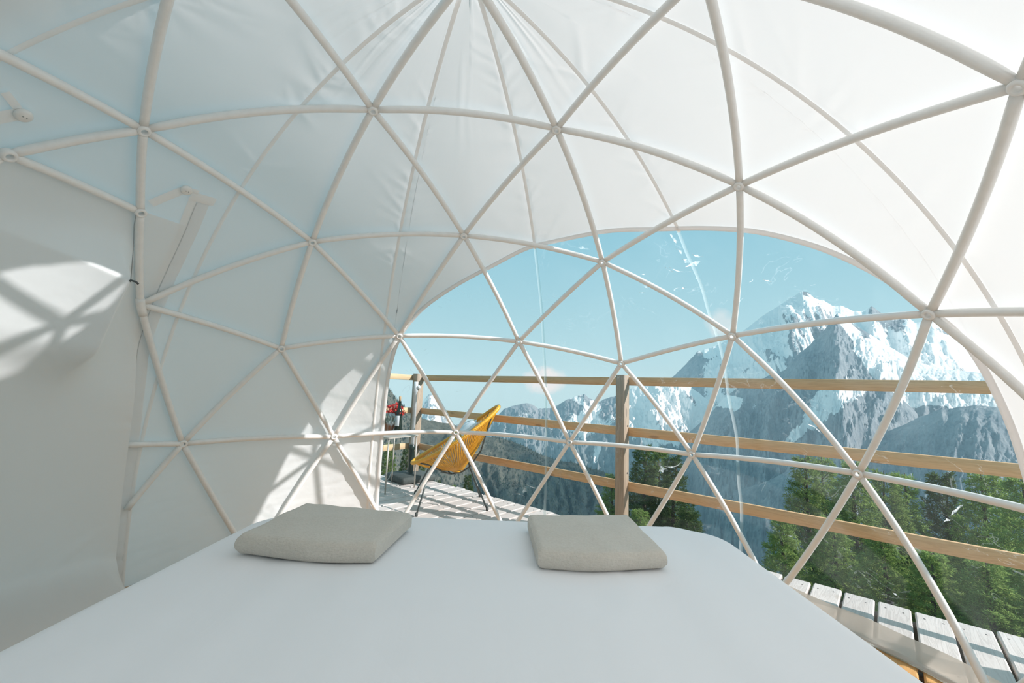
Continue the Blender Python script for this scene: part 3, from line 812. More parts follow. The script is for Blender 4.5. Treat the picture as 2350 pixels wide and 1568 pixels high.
# folded blankets
M = MatB('beige_wool')
co = M.coord('Object'); ft = M.noise(co, 160, 3, 0.7); kn_ = M.noise(M.coord('Object', (1, 3, 6)), 60, 3)
big = M.noise(co, 9, 3)
col = M.mixc(M.math('ADD', M.math('MULTIPLY', ft, 0.6), M.math('MULTIPLY', big, 0.3), clamp=True), (0.50, 0.455, 0.39), (0.80, 0.755, 0.68))
M.pbsdf(col, 0.95, 0.0, M.bump(M.math('ADD', ft, kn_), 0.55, 0.006), **{'Sheen Weight': 0.25})
WOOL = M.m
def blanket(label, FL, FR, BR, BL, zb, th, layers, seed):
    cx = (FL[0] + FR[0] + BR[0] + BL[0]) / 4; cy = (FL[1] + FR[1] + BR[1] + BL[1]) / 4
    o = empty('folded_blanket', (cx, cy, zb)); tag(o, label, 'blanket', 'folded blankets at the foot of the bed')
    c = [np.array(p) - np.array((cx, cy)) for p in (FL, FR, BR, BL)]
    lh = th / layers
    for L in range(layers):
        # a folded layer: closed cross-section swept from left to right, rounded at front fold
        nu, nv = 40, 22
        prof = []
        for i in range(nv): prof.append((0.0 + 0.9999 * (1 - i / (nv - 1)) * 1.0, 0))
        P_ = []
        us = np.linspace(0, 1, nu)
        sec = []
        r = 0.5
        K = 14
        for i in range(K): sec.append((1 - i / K * 0.945, 1.0))                      # top, back to front
        for i in range(9): a = math.pi / 2 + math.pi * i / 8; sec.append((0.055 + 0.055 * math.cos(a), 0.5 + 0.5 * math.sin(a)))   # rounded front fold
        for i in range(K): sec.append((0.055 + i / (K - 1) * 0.945, 0.0))             # bottom
        for i in range(1, 5): a = -math.pi / 2 + math.pi * i / 5; sec.append((1 + 0.015 * math.cos(a), 0.5 + 0.5 * math.sin(a)))
        rows_ = []
        shrink = 0.012 * L
        for iu, uu in enumerate(us):
            edge = min(1, (min(uu, 1 - uu) / 0.03)); roundf = math.sqrt(max(0, 1 - (1 - edge) ** 2)) * 0.35 + 0.65
            row = []
            for (w, hz) in sec:
                w2 = w + 0.018 * math.sin(uu * 7 + seed) * (0.3 if w > 0.5 else 0.7) * (1 if w > 0.9 or w < 0.1 else 0)
                front = c[0] * (1 - uu) + c[1] * uu; back = c[3] * (1 - uu) + c[2] * uu
                bow = np.array((0, -0.018 * math.sin(math.pi * uu)))
                p = front * (1 - w2) + back * w2 + bow * (1 - w)
                p = p * (1 - shrink)
                z = lh * L + lh * (0.5 + (hz - 0.5) * roundf) 
                z += 0.0045 * float(gnoise(np.array(uu * 4 + seed), np.array(w * 3 + L), 71)) * (1 if hz > 0.4 else 0.15)
                if L == layers - 1: z += 0.004 * hz * math.sin(math.pi * min(1, max(0, w))) * math.sin(math.pi * uu) ** 0.5
                row.append((p[0], p[1], z))
            rows_.append(row + [row[0]])
        A = np.array(rows_)
        mb = MB(); mb.grid(A)
        for e_ in (0, nu - 1):
            ring = [tuple(x) for x in A[e_][:-1]]; mb.add(ring, [tuple(range(len(ring)))] if e_ else [tuple(range(len(ring) - 1, -1, -1))])
        mb.build('fold', WOOL, o)
    return o
blanket('beige wool blanket folded on the bed sheet, the one nearer the sunlit tent wall', (-0.575, 0.115), (-0.175, 0.038), (-0.112, 0.335), (-0.51, 0.455), 0.556, 0.054, 1, 0.4)
blanket('beige wool blanket folded square on the bed sheet in front of the larch post', (0.272, -0.005), (0.640, -0.012), (0.668, 0.345), (0.292, 0.330), 0.556, 0.050, 1, 2.1)

# ------------------------------------------------------------------ woven cord chair
YEL = simple('yellow_pvc_cord', (0.90, 0.43, 0.025), 0.28, var=0.08, scale=40)
DST = simple('dark_grey_steel', (0.10, 0.115, 0.11), 0.4, 0.5)
chair = empty('lounge_chair', (0, 2.77, 0)); tag(chair, 'amber yellow woven cord lounge chair with thin dark steel legs on the deck', 'chair')
F0 = Vector((-0.385, 0, 0.362)); B0 = Vector((0.372, 0, 0.882))
ax = (B0 - F0); Lc = ax.length; ax.normalize()
ctr = (F0 + B0) / 2
nrm = Vector((-ax.z, 0, ax.x))
def rim(th, k=1.0):
    a = Lc / 2 * k; b = 0.365 * k
    s_ = math.cos(th); w = math.sin(th)
    # egg shape: wider at the back, sides dip slightly
    return ctr + ax * (a * s_) + Vector((0, 1, 0)) * (b * w * (1 + 0.10 * s_)) - nrm * (0.03 * w * w)
rp = [rim(2 * math.pi * i / 96) for i in range(96)]
MB().tube(rp, 0.0125, 8, closed=True).build('rim', DST, chair)
# cord wrapping of the rim: a tight helix of turns
mb = MB()
turns = 300
for i in range(turns):
    th = 2 * math.pi * i / turns; c = rim(th); t = (rim(th + 0.01) - rim(th - 0.01)).normalized()
    R = t.to_track_quat('Z', 'Y').to_matrix()
    n_ = 9; prof = [(0.0155, -0.0048), (0.0172, -0.0025), (0.0178, 0.0), (0.0172, 0.0025), (0.0155, 0.0048)]
    mb.lathe(prof, n_, c, R)
mb.build('rim_wrapping', YEL, chair)
ringc = Vector((0.02, 0, 0.295)); ringr = 0.055
mb = MB(); NC = 108
for i in range(NC):
    th = 2 * math.pi * (i + 0.5) / NC
    p = rim(th)
    q = ringc + (p - ringc).normalized() * 0.02 + Vector((math.cos(th) * ringr * ax.x, math.sin(th) * ringr, 0))
    mid = (p + q) / 2 - nrm * 0.035 * (1 - 0.3 * math.cos(th)) + Vector((math.cos(th) * 0.015, math.sin(th) * 0.03, 0))
    for dth in (-0.009, 0.009):
        pa = rim(th + dth)
        pts = [pa * (1 - s_) ** 2 + mid * 2 * s_ * (1 - s_) + q * s_ * s_ for s_ in (0, 0.25, 0.5, 0.75, 1)]
        mb.tube(pts, 0.0033, 5, caps=False)
mb.tube([ringc + Vector((math.cos(a) * 0.06, math.sin(a) * 0.06, 0)) for a in np.linspace(0, 2 * math.pi, 25)[:-1]], 0.006, 6, closed=True)
tag(mb.build('cord_weave', YEL, chair), kind='stuff')
def rod(name, pts, r=0.0075): return MB().tube([Vector(p) for p in pts], r, 8).build(name, DST, chair)
yo = -2.77
tops = {'fn': (-0.205, -0.175, 0.368), 'ff': (-0.215, 0.175, 0.352), 'bn': (0.125, -0.125, 0.352), 'bf': (0.115, 0.125, 0.352)}
feet = {'fn': (-0.289, 2.391 + yo, 0.008), 'ff': (-0.379, 3.119 + yo, 0.008), 'bn': (0.292, 2.574 + yo, 0.008), 'bf': (0.244, 3.026 + yo, 0.008)}
for k in tops:
    lg = rod('leg', [tops[k], feet[k]], 0.0078)
    f = Vector(feet[k]); MB().lathe([(0, -0.006), (0.011, -0.008), (0.013, 0.004), (0.011, 0.02), (0.0078, 0.024)], 10, f).build('foot_cap', simple('rubber_foot', (0.06, 0.065, 0.06), 0.7), lg)
rod('seat_bar', [tops['fn'], (-0.10, -0.10, 0.295), (-0.035, 0.0, 0.262), (-0.10, 0.10, 0.295), tops['ff']])
rod('seat_bar', [tops['bn'], (0.06, -0.07, 0.295), (-0.02, 0.0, 0.264), (0.06, 0.07, 0.295), tops['bf']])
for sgn_, a_ in ((-1, 'bn'), (1, 'bf')):
    th = sgn_ * 0.62; p = rim(th)
    rod('back_brace', [tops[a_], (0.215, sgn_ * 0.19, 0.50), (p.x - 0.02, p.y, p.z - 0.05), tuple(p)], 0.0068)
    th = sgn_ * 2.55; p = rim(th)
    rod('front_brace', [tops['fn' if sgn_ < 0 else 'ff'], (-0.29, sgn_ * 0.2, 0.385), tuple(p)], 0.0065)
# pillow lying in the chair
def cushion(name, w, h, t, mat, seed):
    n_ = 26; g = np.linspace(-1, 1, n_); A, B = np.meshgrid(g, g, indexing='ij')
    th = t * (1 - np.abs(A) ** 2.6) ** 0.6 * (1 - np.abs(B) ** 2.6) ** 0.6
    pinch = 1 - 0.06 * (1 - np.abs(A * B))
    x = A * w / 2 * (1 - 0.07 * (1 - B * B) * np.abs(A)); y = B * h / 2 * (1 - 0.07 * (1 - A * A) * np.abs(B))
    zt = th * 0.5 + 0.006 * gnoise(A * 2.2, B * 2.2, seed); zb = -th * 0.5
    mb = MB(); mb.grid(np.stack([x, y, zt], -1)); mb.grid(np.stack([x, y, zb], -1)[:, ::-1])
    return mb.build(name, mat)
M = MatB('cushion_print')
cc = M.coord('Object'); sx = M.n('ShaderNodeSeparateXYZ'); M.l(cc, sx.inputs[0])
k = M.math('GREATER_THAN', sx.outputs[0], 0.02)
st = M.math('LESS_THAN', M.math('ABSOLUTE', M.math('ADD', sx.outputs[0], 0.06)), 0.012)
colr = M.mixc(k, (0.62, 0.38, 0.10), (0.83, 0.83, 0.84)); colr = M.mixc(st, colr, (0.85, 0.84, 0.80))
M.pbsdf(colr, 0.9, 0.0, M.bump(M.noise(cc, 300, 2), 0.3, 0.002))
cu = cushion('cushion', 0.40, 0.38, 0.12, M.m, 5)
tag(cu, 'white and ochre cushion lying in the yellow woven chair', 'cushion')
cu.matrix_world = Matrix.Translation((0.035, 2.77, 0.605)) @ Matrix.Rotation(rad(-43), 4, 'Y')

# ------------------------------------------------------------------ side table and things on it
TBL = simple('sand_lacquered_steel', (0.52, 0.48, 0.42), 0.45, 0.2)
table = empty('side_table', (-0.675, 3.36, 0), rad(3)); tag(table, 'small square sand coloured metal side table with thin legs', 'table')
TZ = 0.535
cs = [(0.265, 0.02), (0.0, -0.28), (-0.265, 0.02), (0.0, 0.28)]
mb = MB()
def rc_poly(cs, r=0.03):
    out = []
    m_ = len(cs)
    for i in range(m_):
        p0, p1, p2 = Vector((*cs[i - 1], 0)), Vector((*cs[i], 0)), Vector((*cs[(i + 1) % m_], 0))
        a = p1 + (p0 - p1).normalized() * r; b = p1 + (p2 - p1).normalized() * r
        for s_ in (0, .25, .5, .75, 1): q = a * (1 - s_) ** 2 + p1 * 2 * s_ * (1 - s_) + b * s_ * s_; out.append((q.x, q.y))
    return out
pl = rc_poly([(c[0] * 1.05, c[1] * 1.05) for c in cs][::-1]); n_ = len(pl)
V = [(x, y, TZ - 0.012) for x, y in pl] + [(x, y, TZ) for x, y in pl]
mb.add(V, [tuple(range(n_, 2 * n_))[::-1], tuple(range(n_))] + [(i, n_ + i, n_ + (i + 1) % n_, (i + 1) % n_) for i in range(n_)])
mb.build('table_top', TBL, table, smooth=False)
for c in cs:
    MB().tube([(c[0] * 0.93, c[1] * 0.93, TZ - 0.01), (c[0] * 0.97, c[1] * 0.97, 0.0)], 0.0075, 8).build('leg', TBL, table)
MB().tube([(cs[1][0], cs[1][1] * .95, 0.12), (0, 0, 0.10), (cs[3][0], cs[3][1] * .95, 0.12)], 0.004, 6).build('cross_bar', TBL, table)

def glassmat(name, tint, rough=0.02):
    M = MatB(name)
    tr = M.n('ShaderNodeBsdfTransparent'); tr.inputs[0].default_value = (*tint, 1)
    gl = M.n('ShaderNodeBsdfGlossy'); gl.inputs['Roughness'].default_value = rough
    fr = M.n('ShaderNodeLayerWeight'); fr.inputs[0].default_value = 0.35
    a = M.n('ShaderNodeMixShader'); M.l(M.math('ADD', M.math('MULTIPLY', fr.outputs['Facing'], 0.55), 0.06), a.inputs[0])
    M.l(tr.outputs[0], a.inputs[1]); M.l(gl.outputs[0], a.inputs[2]); M.l(a.outputs[0], M.out.inputs[0]); return M.m
BOT = simple('dark_green_bottle_glass', (0.012, 0.020, 0.012), 0.06, var=0.1)
bottle = empty('wine_bottle', (-0.638, 3.505, TZ)); tag(bottle, 'dark green wine bottle with white label and cork, on the side table', 'bottle')
MB().lathe([(0, 0.006), (0.030, 0.0), (0.0375, 0.004), (0.0385, 0.02), (0.0385, 0.195), (0.036, 0.215), (0.026, 0.243), (0.0165, 0.262), (0.0145, 0.30), (0.014, 0.325), (0.0162, 0.327), (0.0162, 0.338), (0.0135, 0.34), (0.0, 0.34)], 28).build('glass_body', BOT, bottle)
MB().lathe([(0, 0.335), (0.0115, 0.335), (0.0125, 0.385), (0.011, 0.389), (0, 0.389)], 14).build('cork', simple('cork', (0.62, 0.40, 0.22), 0.85, var=0.15, scale=120), bottle)
lab = MB(); th = np.linspace(rad(-165), rad(-72), 16)
lab.grid(np.stack([np.stack([np.cos(th) * r, np.sin(th) * r, np.full_like(th, z)], -1) for r, z in ((0.0386, 0.075), (0.0391, 0.076), (0.0391, 0.184), (0.0386, 0.185))], 0))
LBM = simple('paper_label', (0.84, 0.84, 0.86), 0.7, var=0.02)
lb = lab.build('label', LBM, bottle)
# two faint printed marks
mk = MB()
for z0, a0, dw in ((0.118, -112, 3.0), (0.134, -112, 2.0), (0.15, -112, 1.2)):
    t_ = np.linspace(rad(a0 - dw), rad(a0 + dw), 4)
    mk.grid(np.stack([np.stack([np.cos(t_) * 0.0394, np.sin(t_) * 0.0394, np.full_like(t_, z0 + d)], -1) for d in (0, 0.005)], 0))
mk.build('print', simple('grey_print', (0.35, 0.35, 0.37), 0.8), lb)
GLS = glassmat('clear_glass', (0.95, 0.97, 0.97))
def goblet(x, y, label, cloth):
    g = empty('stemmed_glass', (x, y, TZ)); tag(g, label, 'glass', 'wine glasses on the side table')
    MB().lathe([(0, 0.004), (0.034, 0.003), (0.035, 0.0), (0.034, 0.0005)], 24).build('foot', GLS, g)
    MB().lathe([(0.008, 0.004), (0.0045, 0.012), (0.004, 0.075), (0.008, 0.086)], 14).build('stem', GLS, g)
    MB().lathe([(0.002, 0.084), (0.020, 0.092), (0.036, 0.115), (0.0405, 0.14), (0.038, 0.175), (0.031, 0.215), (0.0305, 0.2152), (0.037, 0.174), (0.039, 0.14), (0.034, 0.117), (0.0, 0.09)], 28).build('bowl', GLS, g)
    return g
goblet(-0.692, 3.372, 'clear stemmed wine glass right beside the wine bottle', True)
goblet(-0.738, 3.45, 'clear stemmed wine glass half hidden by the tent edge', False)
# folded paper card standing between the glasses
cardm = MB(); cardm.add([(-0.03, 0, 0), (0.03, 0, 0), (0.03, 0.016, 0.125), (-0.03, 0.016, 0.125), (-0.03, 0.034, 0), (0.03, 0.034, 0), (0.03, 0.0175, 0.126), (-0.03, 0.0175, 0.126)], [(0, 1, 2, 3), (5, 4, 7, 6), (3, 2, 6, 7)])
card = cardm.build('menu_card', LBM); card.location = (-0.700, 3.53, TZ); card.rotation_euler = (0, 0, rad(8)); tag(card, 'plain white folded card standing behind the wine glasses', 'card')
# red geranium in a pot
pot = empty('potted_geranium', (-0.735, 3.56, TZ)); tag(pot, 'red flowering geranium in a small clay pot on the side table', 'plant')
MB().lathe([(0, 0), (0.042, 0), (0.056, 0.085), (0.061, 0.086), (0.061, 0.105), (0.054, 0.105), (0.052, 0.09), (0, 0.09)], 22).build('flower_pot', simple('clay_pot', (0.40, 0.17, 0.09), 0.8), pot)
GRN = simple('geranium_leaf', (0.07, 0.14, 0.03), 0.6, var=0.2); RED = simple('geranium_petal', (0.75, 0.035, 0.025), 0.5, var=0.2, scale=90)
st_ = MB(); lf = MB(); heads = []
for i in range(19):
    a = random.uniform(0, 6.28); rr_ = random.uniform(0.02, 0.14); z = random.uniform(0.20, 0.315) - rr_ * 0.35
    p = Vector((math.cos(a) * rr_, math.sin(a) * rr_, z)); heads.append(p)
    st_.tube([(0, 0, 0.09), p * 0.5 + Vector((0, 0, 0.07)), p], 0.0022, 5)
heads.append(Vector((0.135, -0.02, 0.215)))
for i in range(36):
    a = random.uniform(0, 6.28); rr_ = random.uniform(0.02, 0.10); p = Vector((math.cos(a) * rr_, math.sin(a) * rr_, random.uniform(0.11, 0.215)))
    R = Vector((random.gauss(0, .5), random.gauss(0, .5), 1)).to_track_quat('Z', 'Y').to_matrix()
    k = [R @ Vector((0.024 * math.cos(t) * (1 + 0.15 * math.cos(5 * t)), 0.024 * math.sin(t), 0.003 * math.cos(3 * t))) + p for t in np.linspace(0, 6.28, 11)[:-1]]
    lf.add(k + [p], [(j, (j + 1) % 10, 10) for j in range(10)])
tag(st_.build('stems', GRN, pot), kind='stuff'); tag(lf.build('leaves', GRN, pot), kind='stuff')
for p in heads:
    fl = MB()
    for i in range(22):
        d = Vector((random.gauss(0, 1), random.gauss(0, 1), random.gauss(0.3, 0.8))).normalized(); c = p + d * random.uniform(0.010, 0.030)
        R = d.to_track_quat('Z', 'Y').to_matrix()
        k = [R @ Vector((0.0125 * math.cos(t) * (0.7 + 0.3 * math.cos(5 * t)), 0.0125 * math.sin(t) * (0.7 + 0.3 * math.cos(5 * t)), 0.002)) + c for t in np.linspace(0, 6.28, 11)[:-1]]
        fl.add(k + [c], [(j, (j + 1) % 10, 10) for j in range(10)])
    fl.build('flower_head', RED, pot, smooth=False)

# parasol stand
stand = empty('parasol_stand', (-0.505, 3.74, 0)); tag(stand, 'white parasol pole without canopy in a dark square weighted base by the corner post', 'parasol stand')
b_ = MB().box((0, 0, 0.036), (0.42, 0.40, 0.072), None, 0.018).build('weighted_base', simple('dark_grey_concrete', (0.075, 0.085, 0.078), 0.75, var=0.15, scale=60, bump=0.3), stand)
b_.rotation_euler = (0, 0, rad(38))
MB().lathe([(0.034, 0.072), (0.030, 0.08), (0.027, 0.10), (0.027, 0.33), (0.033, 0.335), (0.033, 0.385), (0.024, 0.388), (0.0215, 0.388)], 18, (0.0, -0.0, 0)).build('base_socket', simple('black_socket', (0.02, 0.035, 0.028), 0.35), stand)
MB().lathe([(0, 0.06), (0.021, 0.06), (0.021, 0.97), (0.0245, 0.972), (0.0245, 1.085), (0.022, 1.09), (0, 1.09)], 18).build('pole', simple('white_enamel_pole', (0.84, 0.86, 0.88), 0.3, var=0.02), stand)
MB().lathe([(0, 0), (0.017, 0.0), (0.023, 0.008), (0.022, 0.018), (0.012, 0.03), (0, 0.032)], 12, (0.024, -0.006, 1.03), Vector((1, -0.35, 0)).to_track_quat('Z', 'Y').to_matrix()).build('clamp_knob', simple('white_knob', (0.8, 0.8, 0.8), 0.4), stand)
HAZE_DENSITY = 7.0e-5

# ------------------------------------------------------------------ mountains and hillsides
def mat_mount(name, rock_a, rock_b, veg=None, veg_z=(-700, -100), fine=1.0):
    M = MatB(name)
    g = M.n('ShaderNodeNewGeometry')
    def pos(scale, loc=(0, 0, 0)):
        mp = M.n('ShaderNodeMapping'); mp.inputs['Scale'].default_value = scale; mp.inputs['Location'].default_value = loc
        M.l(g.outputs['Position'], mp.inputs[0]); return mp.outputs[0]
    n1 = M.noise(pos((1 / 70, 1 / 70, 1 / 110)), fine, 8, 0.72, 0.6)
    n2 = M.noise(pos((1 / 400, 1 / 400, 1 / 200)), 1.0, 5, 0.6)
    n3 = M.noise(pos((1 / 16, 1 / 16, 1 / 22)), fine, 6, 0.75)
    f = M.math('ADD', M.math('MULTIPLY', n1, 0.75), M.math('ADD', M.math('MULTIPLY', n2, 0.35), M.math('MULTIPLY', n3, 0.35)))
    rock = M.ramp(f, [(0.50, rock_a), (0.90, rock_b)])
    sp = M.n('ShaderNodeSeparateXYZ'); M.l(g.outputs['Position'], sp.inputs[0])
    if veg:
        z = M.math('ADD', sp.outputs[2], M.math('MULTIPLY', M.math('SUBTRACT', n2, 0.5), 900))
        k = M.math('DIVIDE', M.math('SUBTRACT', veg_z[1], z), veg_z[1] - veg_z[0], clamp=True)
        vg = M.ramp(n1, [(0.35, veg[0]), (0.70, veg[1])])
        rock = M.mixc(k, rock, vg)
    at = M.n('ShaderNodeAttribute'); at.attribute_name = 'snow'
    s = M.math('ADD', at.outputs['Fac'], M.math('MULTIPLY', M.math('SUBTRACT', n1, 0.5), 0.8))
    s = M.math('ADD', s, M.math('MULTIPLY', M.math('SUBTRACT', n3, 0.5), 0.35))
    s = M.ramp(s, [(0.47, (0, 0, 0)), (0.55, (1, 1, 1))])
    col = M.mixc(s, rock, (0.96, 0.96, 0.955))
    M.pbsdf(col, 0.9, 0.0, M.bump(M.math('ADD', n1, M.math('MULTIPLY', n3, 0.5)), 0.7, 14.0), **{'Specular IOR Level': 0.1})
    return M.m

def ridge(name, label, crest, dist, length, drop, mat, nx, ny, amp, fx, fy, seed, snow, az_ext=3.0, rough=40.0, skew=0.0, power=1.0, crest_rough=1.0, back=900.0, near_gain=1.0):
    """a mountain side: crest line at its own distance, falling toward the valley in spurs and gullies"""
    a = np.array([c[0] for c in crest]); e = np.array([c[1] for c in crest])
    o = np.argsort(a); a, e = a[o], e[o]
    a = np.concatenate([[a[0] - az_ext], a, [a[-1] + az_ext]])
    e = np.concatenate([[e[0] - az_ext * 0.4], e, [e[-1] - az_ext * 0.4]])
    A = np.linspace(a[0], a[-1], nx)
    z0 = np.tan(np.radians(np.interp(A, a, e))) * dist + EYE.z
    s = np.radians(A) * dist
    z0 = z0 + crest_rough * dist / 7000 * (10 * gnoise(s / 55, s * 0, seed) + 5 * gnoise(s / 22, s * 0 + 3, seed + 1))
    q = np.concatenate([-back * np.linspace(1, 0, 8)[:-1] ** 1.5, length * np.linspace(0, 1, ny) ** 1.35])
    Q, S = np.meshgrid(q, s); Zc = np.broadcast_to(z0[:, None], Q.shape); AA = np.broadcast_to(A[:, None], Q.shape)
    t = np.clip(Q / length, 0, 1)
    SS = S + skew * Q
    r1 = ridged(SS / fx, Q / fy + 0.35 * gnoise(SS / 900, Q / 900, seed + 40), 6, seed)
    r2 = fbm(SS / (fx * 0.18), Q / (fy * 0.14), 4, seed + 20)
    ramp_ = np.clip(np.abs(Q) / (0.16 * length), 0, 1) ** 0.8
    Z = Zc - drop * t ** power + ramp_ * (0.72 * amp * (r1 - 0.62) + rough * (0.5 * r2 + 0.22 * fbm(SS / (fx * 0.05), Q / (fx * 0.08), 3, seed + 60)))
    Z = np.where(Q < 0, Zc + Q * 0.7 + 0.3 * rough * r2 * ramp_, Z)
    D = dist - Q
    X = EYE.x + np.cos(np.radians(AA)) * D; Y = EYE.y + np.sin(np.radians(AA)) * D
    V = np.stack([X, Y, Z], -1)
    ob = fast_mesh(name, V.reshape(-1, 3), grid_faces(*Q.shape), mat)
    # steepness for snow lie
    gz = np.gradient(Z, axis=1) / np.maximum(np.abs(np.gradient(Q, axis=1)), 1); gx = np.gradient(Z, axis=0) / np.maximum(np.abs(np.gradient(S, axis=0)), 1)
    steep = np.sqrt(gx ** 2 + gz ** 2)
    sn = snow(AA, Q, Z, r1, steep, S, gx)
    at = ob.data.attributes.new('snow', 'FLOAT', 'POINT'); at.data.foreach_set('value', np.clip(sn, -1, 2).astype(np.float32).ravel())
    tag(ob, label, None, None, 'structure')
    return ob

FAR = [(96.88, -5.08), (95.88, -3.38), (95.14, -1.67), (94.61, -1.08), (93.75, -1.23), (93.02, -2.17), (92.37, -3.58), (91.27, -4.96), (90.09, -5.77), (88.34, -6.29)]
M1 = [(67.93, -1.78), (65.27, 0.27), (62.66, 2.55), (61.63, 3.66), (60.11, 5.4), (58.14, 6.09), (56.22, 7.11), (54.81, 8.01), (52.98, 9.56), (51.2, 10.7), (49.91, 11.58), (48.94, 12.07), (48.43, 11.83), (47.89, 11.16), (47.12, 10.85), (46.3, 10.16), (45.44, 10.08), (44.55, 9.45), (43.66, 9.42), (43.11, 9.86), (42.62, 9.41), (42.14, 8.79), (41.49, 8.43), (40.51, 8.52), (39.91, 7.91), (39.14, 7.97), (38.77, 8.06), (37.59, 6.52), (36.54, 5.24), (35.53, 4.02), (34.32, 2.84), (32.22, 2.1)]
M2 = [(65.28, -8.35), (62.21, -5.49), (59.23, -2.67), (57.29, -0.22), (55.41, 1.4), (53.16, 2.32), (51.0, 3.24), (49.71, 4.96), (48.47, 6.14), (47.24, 7.53), (46.35, 8.89), (45.95, 9.43), (45.48, 9.02), (44.61, 8.08), (43.25, 6.86), (41.95, 5.68), (40.41, 4.33), (38.63, 3.46), (36.12, 3.04), (33.83, 2.76), (31.74, 2.47)]
M3 = [(94.02, -6.41), (90.7, -4.95), (89.01, -4.33), (87.57, -4.12), (85.56, -3.65), (84.43, -2.58), (82.99, -2.12), (81.72, -1.79), (80.66, -2.04), (80.06, -2.47), (78.5, -2.35), (77.47, -1.91), (76.34, -1.18), (75.2, -0.67), (74.06, -0.34), (73.2, -0.88), (72.35, -1.41), (71.24, -0.8), (70.13, -0.47), (69.03, -0.15), (67.95, 0.73), (66.33, 1.23), (64.74, 1.84), (63.17, 2.0), (61.15, 1.3), (58.25, -1.05), (55.51, -3.44)]
M4 = [(53.47, -9.54), (51.34, -8.09), (48.91, -6.63), (46.61, -5.46), (44.07, -3.85), (42.02, -2.58), (40.07, -1.29), (38.55, -0.45), (37.4, -0.18), (36.29, 0.08), (35.0, -0.05), (33.55, -0.52), (31.96, -0.77)]
M4B = [(51.36, -8.78), (48.88, -5.72), (47.48, -3.05), (46.71, -1.34), (45.2, -0.07), (44.03, 1.02), (42.48, 1.5), (41.38, 0.67), (40.35, -0.76), (39.76, -1.68), (38.68, -2.88), (37.63, -4.35)]
M5 = [(105.05, 4.89), (101.67, 1.75), (100.5, 0.23), (99.92, -0.36), (99.34, -0.96), (98.62, -1.94), (97.57, -2.87), (96.71, -3.4), (95.72, -4.11), (94.42, -4.47), (92.99, -4.72), (91.45, -4.8), (89.51, -5.76), (87.29, -6.48), (85.45, -6.37), (83.99, -6.71), (81.76, -7.41), (79.37, -8.47), (77.3, -9.02), (74.47, -9.29), (73.29, -9.65), (71.57, -10.01), (69.49, -10.79), (67.36, -11.89), (65.28, -12.93), (62.28, -14.99), (58.52, -18.06)]

ROCK = mat_mount('alpine_rock', (0.085, 0.12, 0.15), (0.40, 0.42, 0.43), ((0.06, 0.11, 0.12), (0.13, 0.18, 0.17)), (-1000, -350))
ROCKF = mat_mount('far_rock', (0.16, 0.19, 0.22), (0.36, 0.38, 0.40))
HILL = mat_mount('larch_hill', (0.05, 0.06, 0.045), (0.21, 0.20, 0.16), ((0.012, 0.030, 0.036), (0.045, 0.068, 0.060)), (-330, -195), 2.2)

def el_of(Z, Q, dist): return np.degrees(np.arctan2(Z - EYE.z, dist - Q))
def snow_main(A, Q, Z, r1, st, S, gx):
    e = el_of(Z, Q, 7000)
    v = 1.0 + 0.04 * (e - 5) - 0.85 * smooth(0.45, 0.95, r1) * (0.6 + 0.5 * fbm(S / 700, Q / 900, 3, 90)) - 0.7 * smooth(58.5, 60.5, A) * smooth(0, -200, -Q) 
    v = v - 0.75 * smooth(59.0, 61.0, A) + 0.35 * smooth(41.5, 39.5, A) - 0.9 * np.exp(-((A - 48.75) / 0.45) ** 2) * (Q < 130) * (Q >= 0)
    v = v - 0.75 * np.exp(-((A - 43.0) / 0.75) ** 2) * smooth(600, 100, Q) - 0.7 * np.exp(-((A - 41.3) / 1.1) ** 2) * smooth(700, 200, Q) * (Q > 60)
    v = v - 0.75 * smooth(0.10, 0.55, fbm(S / 95 + Q / 520, Q / 1500, 4, 95)) * smooth(45.5, 47.0, A) * smooth(54.0, 50.0, A) * smooth(10.8, 9.0, e)
    return v - 0.3 * np.clip(gx, 0, 1)
def snow_pyr(A, Q, Z, r1, st, S, gx):
    e = el_of(Z, Q, 4300)
    jig = fbm(S / 160, Q / 130, 4, 55); A = A + 0.42 * jig; e0 = e; e = e + 0.45 * fbm(S / 180 + 7, Q / 150, 4, 56)
    v = -0.15 + 0.5 * (1 - r1) + 0.25 * fbm(S / 220, Q / 260, 4, 77) - 0.25 * smooth(0, -6, e)
    # hanging glacier on the sunny side of the rock pyramid, widening as it falls
    c = 45.7 - (9.1 - e) * 0.50; w = 0.28 + (9.1 - e) * 0.10
    gl = smooth(1.25, 0.75, np.abs(A - c) / w) * smooth(1.6, 3.0, e)
    # snow basin on the right and the tongue that runs down between the two rock faces
    gl = np.maximum(gl, smooth(42.6, 41.6, A - (e - 2) * 0.35) * smooth(-0.9, 0.2, e) * smooth(8, 6, e))
    c2 = 48.1 + (e + 1.5) * -0.85; gl = np.maximum(gl, smooth(1.3, 0.7, np.abs(A - c2) / (0.7 + 0.25 * np.maximum(0, e + 3))) * smooth(-5.2, -4.2, e) * smooth(2.1, 0.9, e))
    # basin left of the pyramid
    gl = np.maximum(gl, smooth(0.85, 0.4, ((A - 56.8) / 1.9) ** 2 + ((e + 0.6) / 1.1) ** 2))
    return v + 1.15 * gl
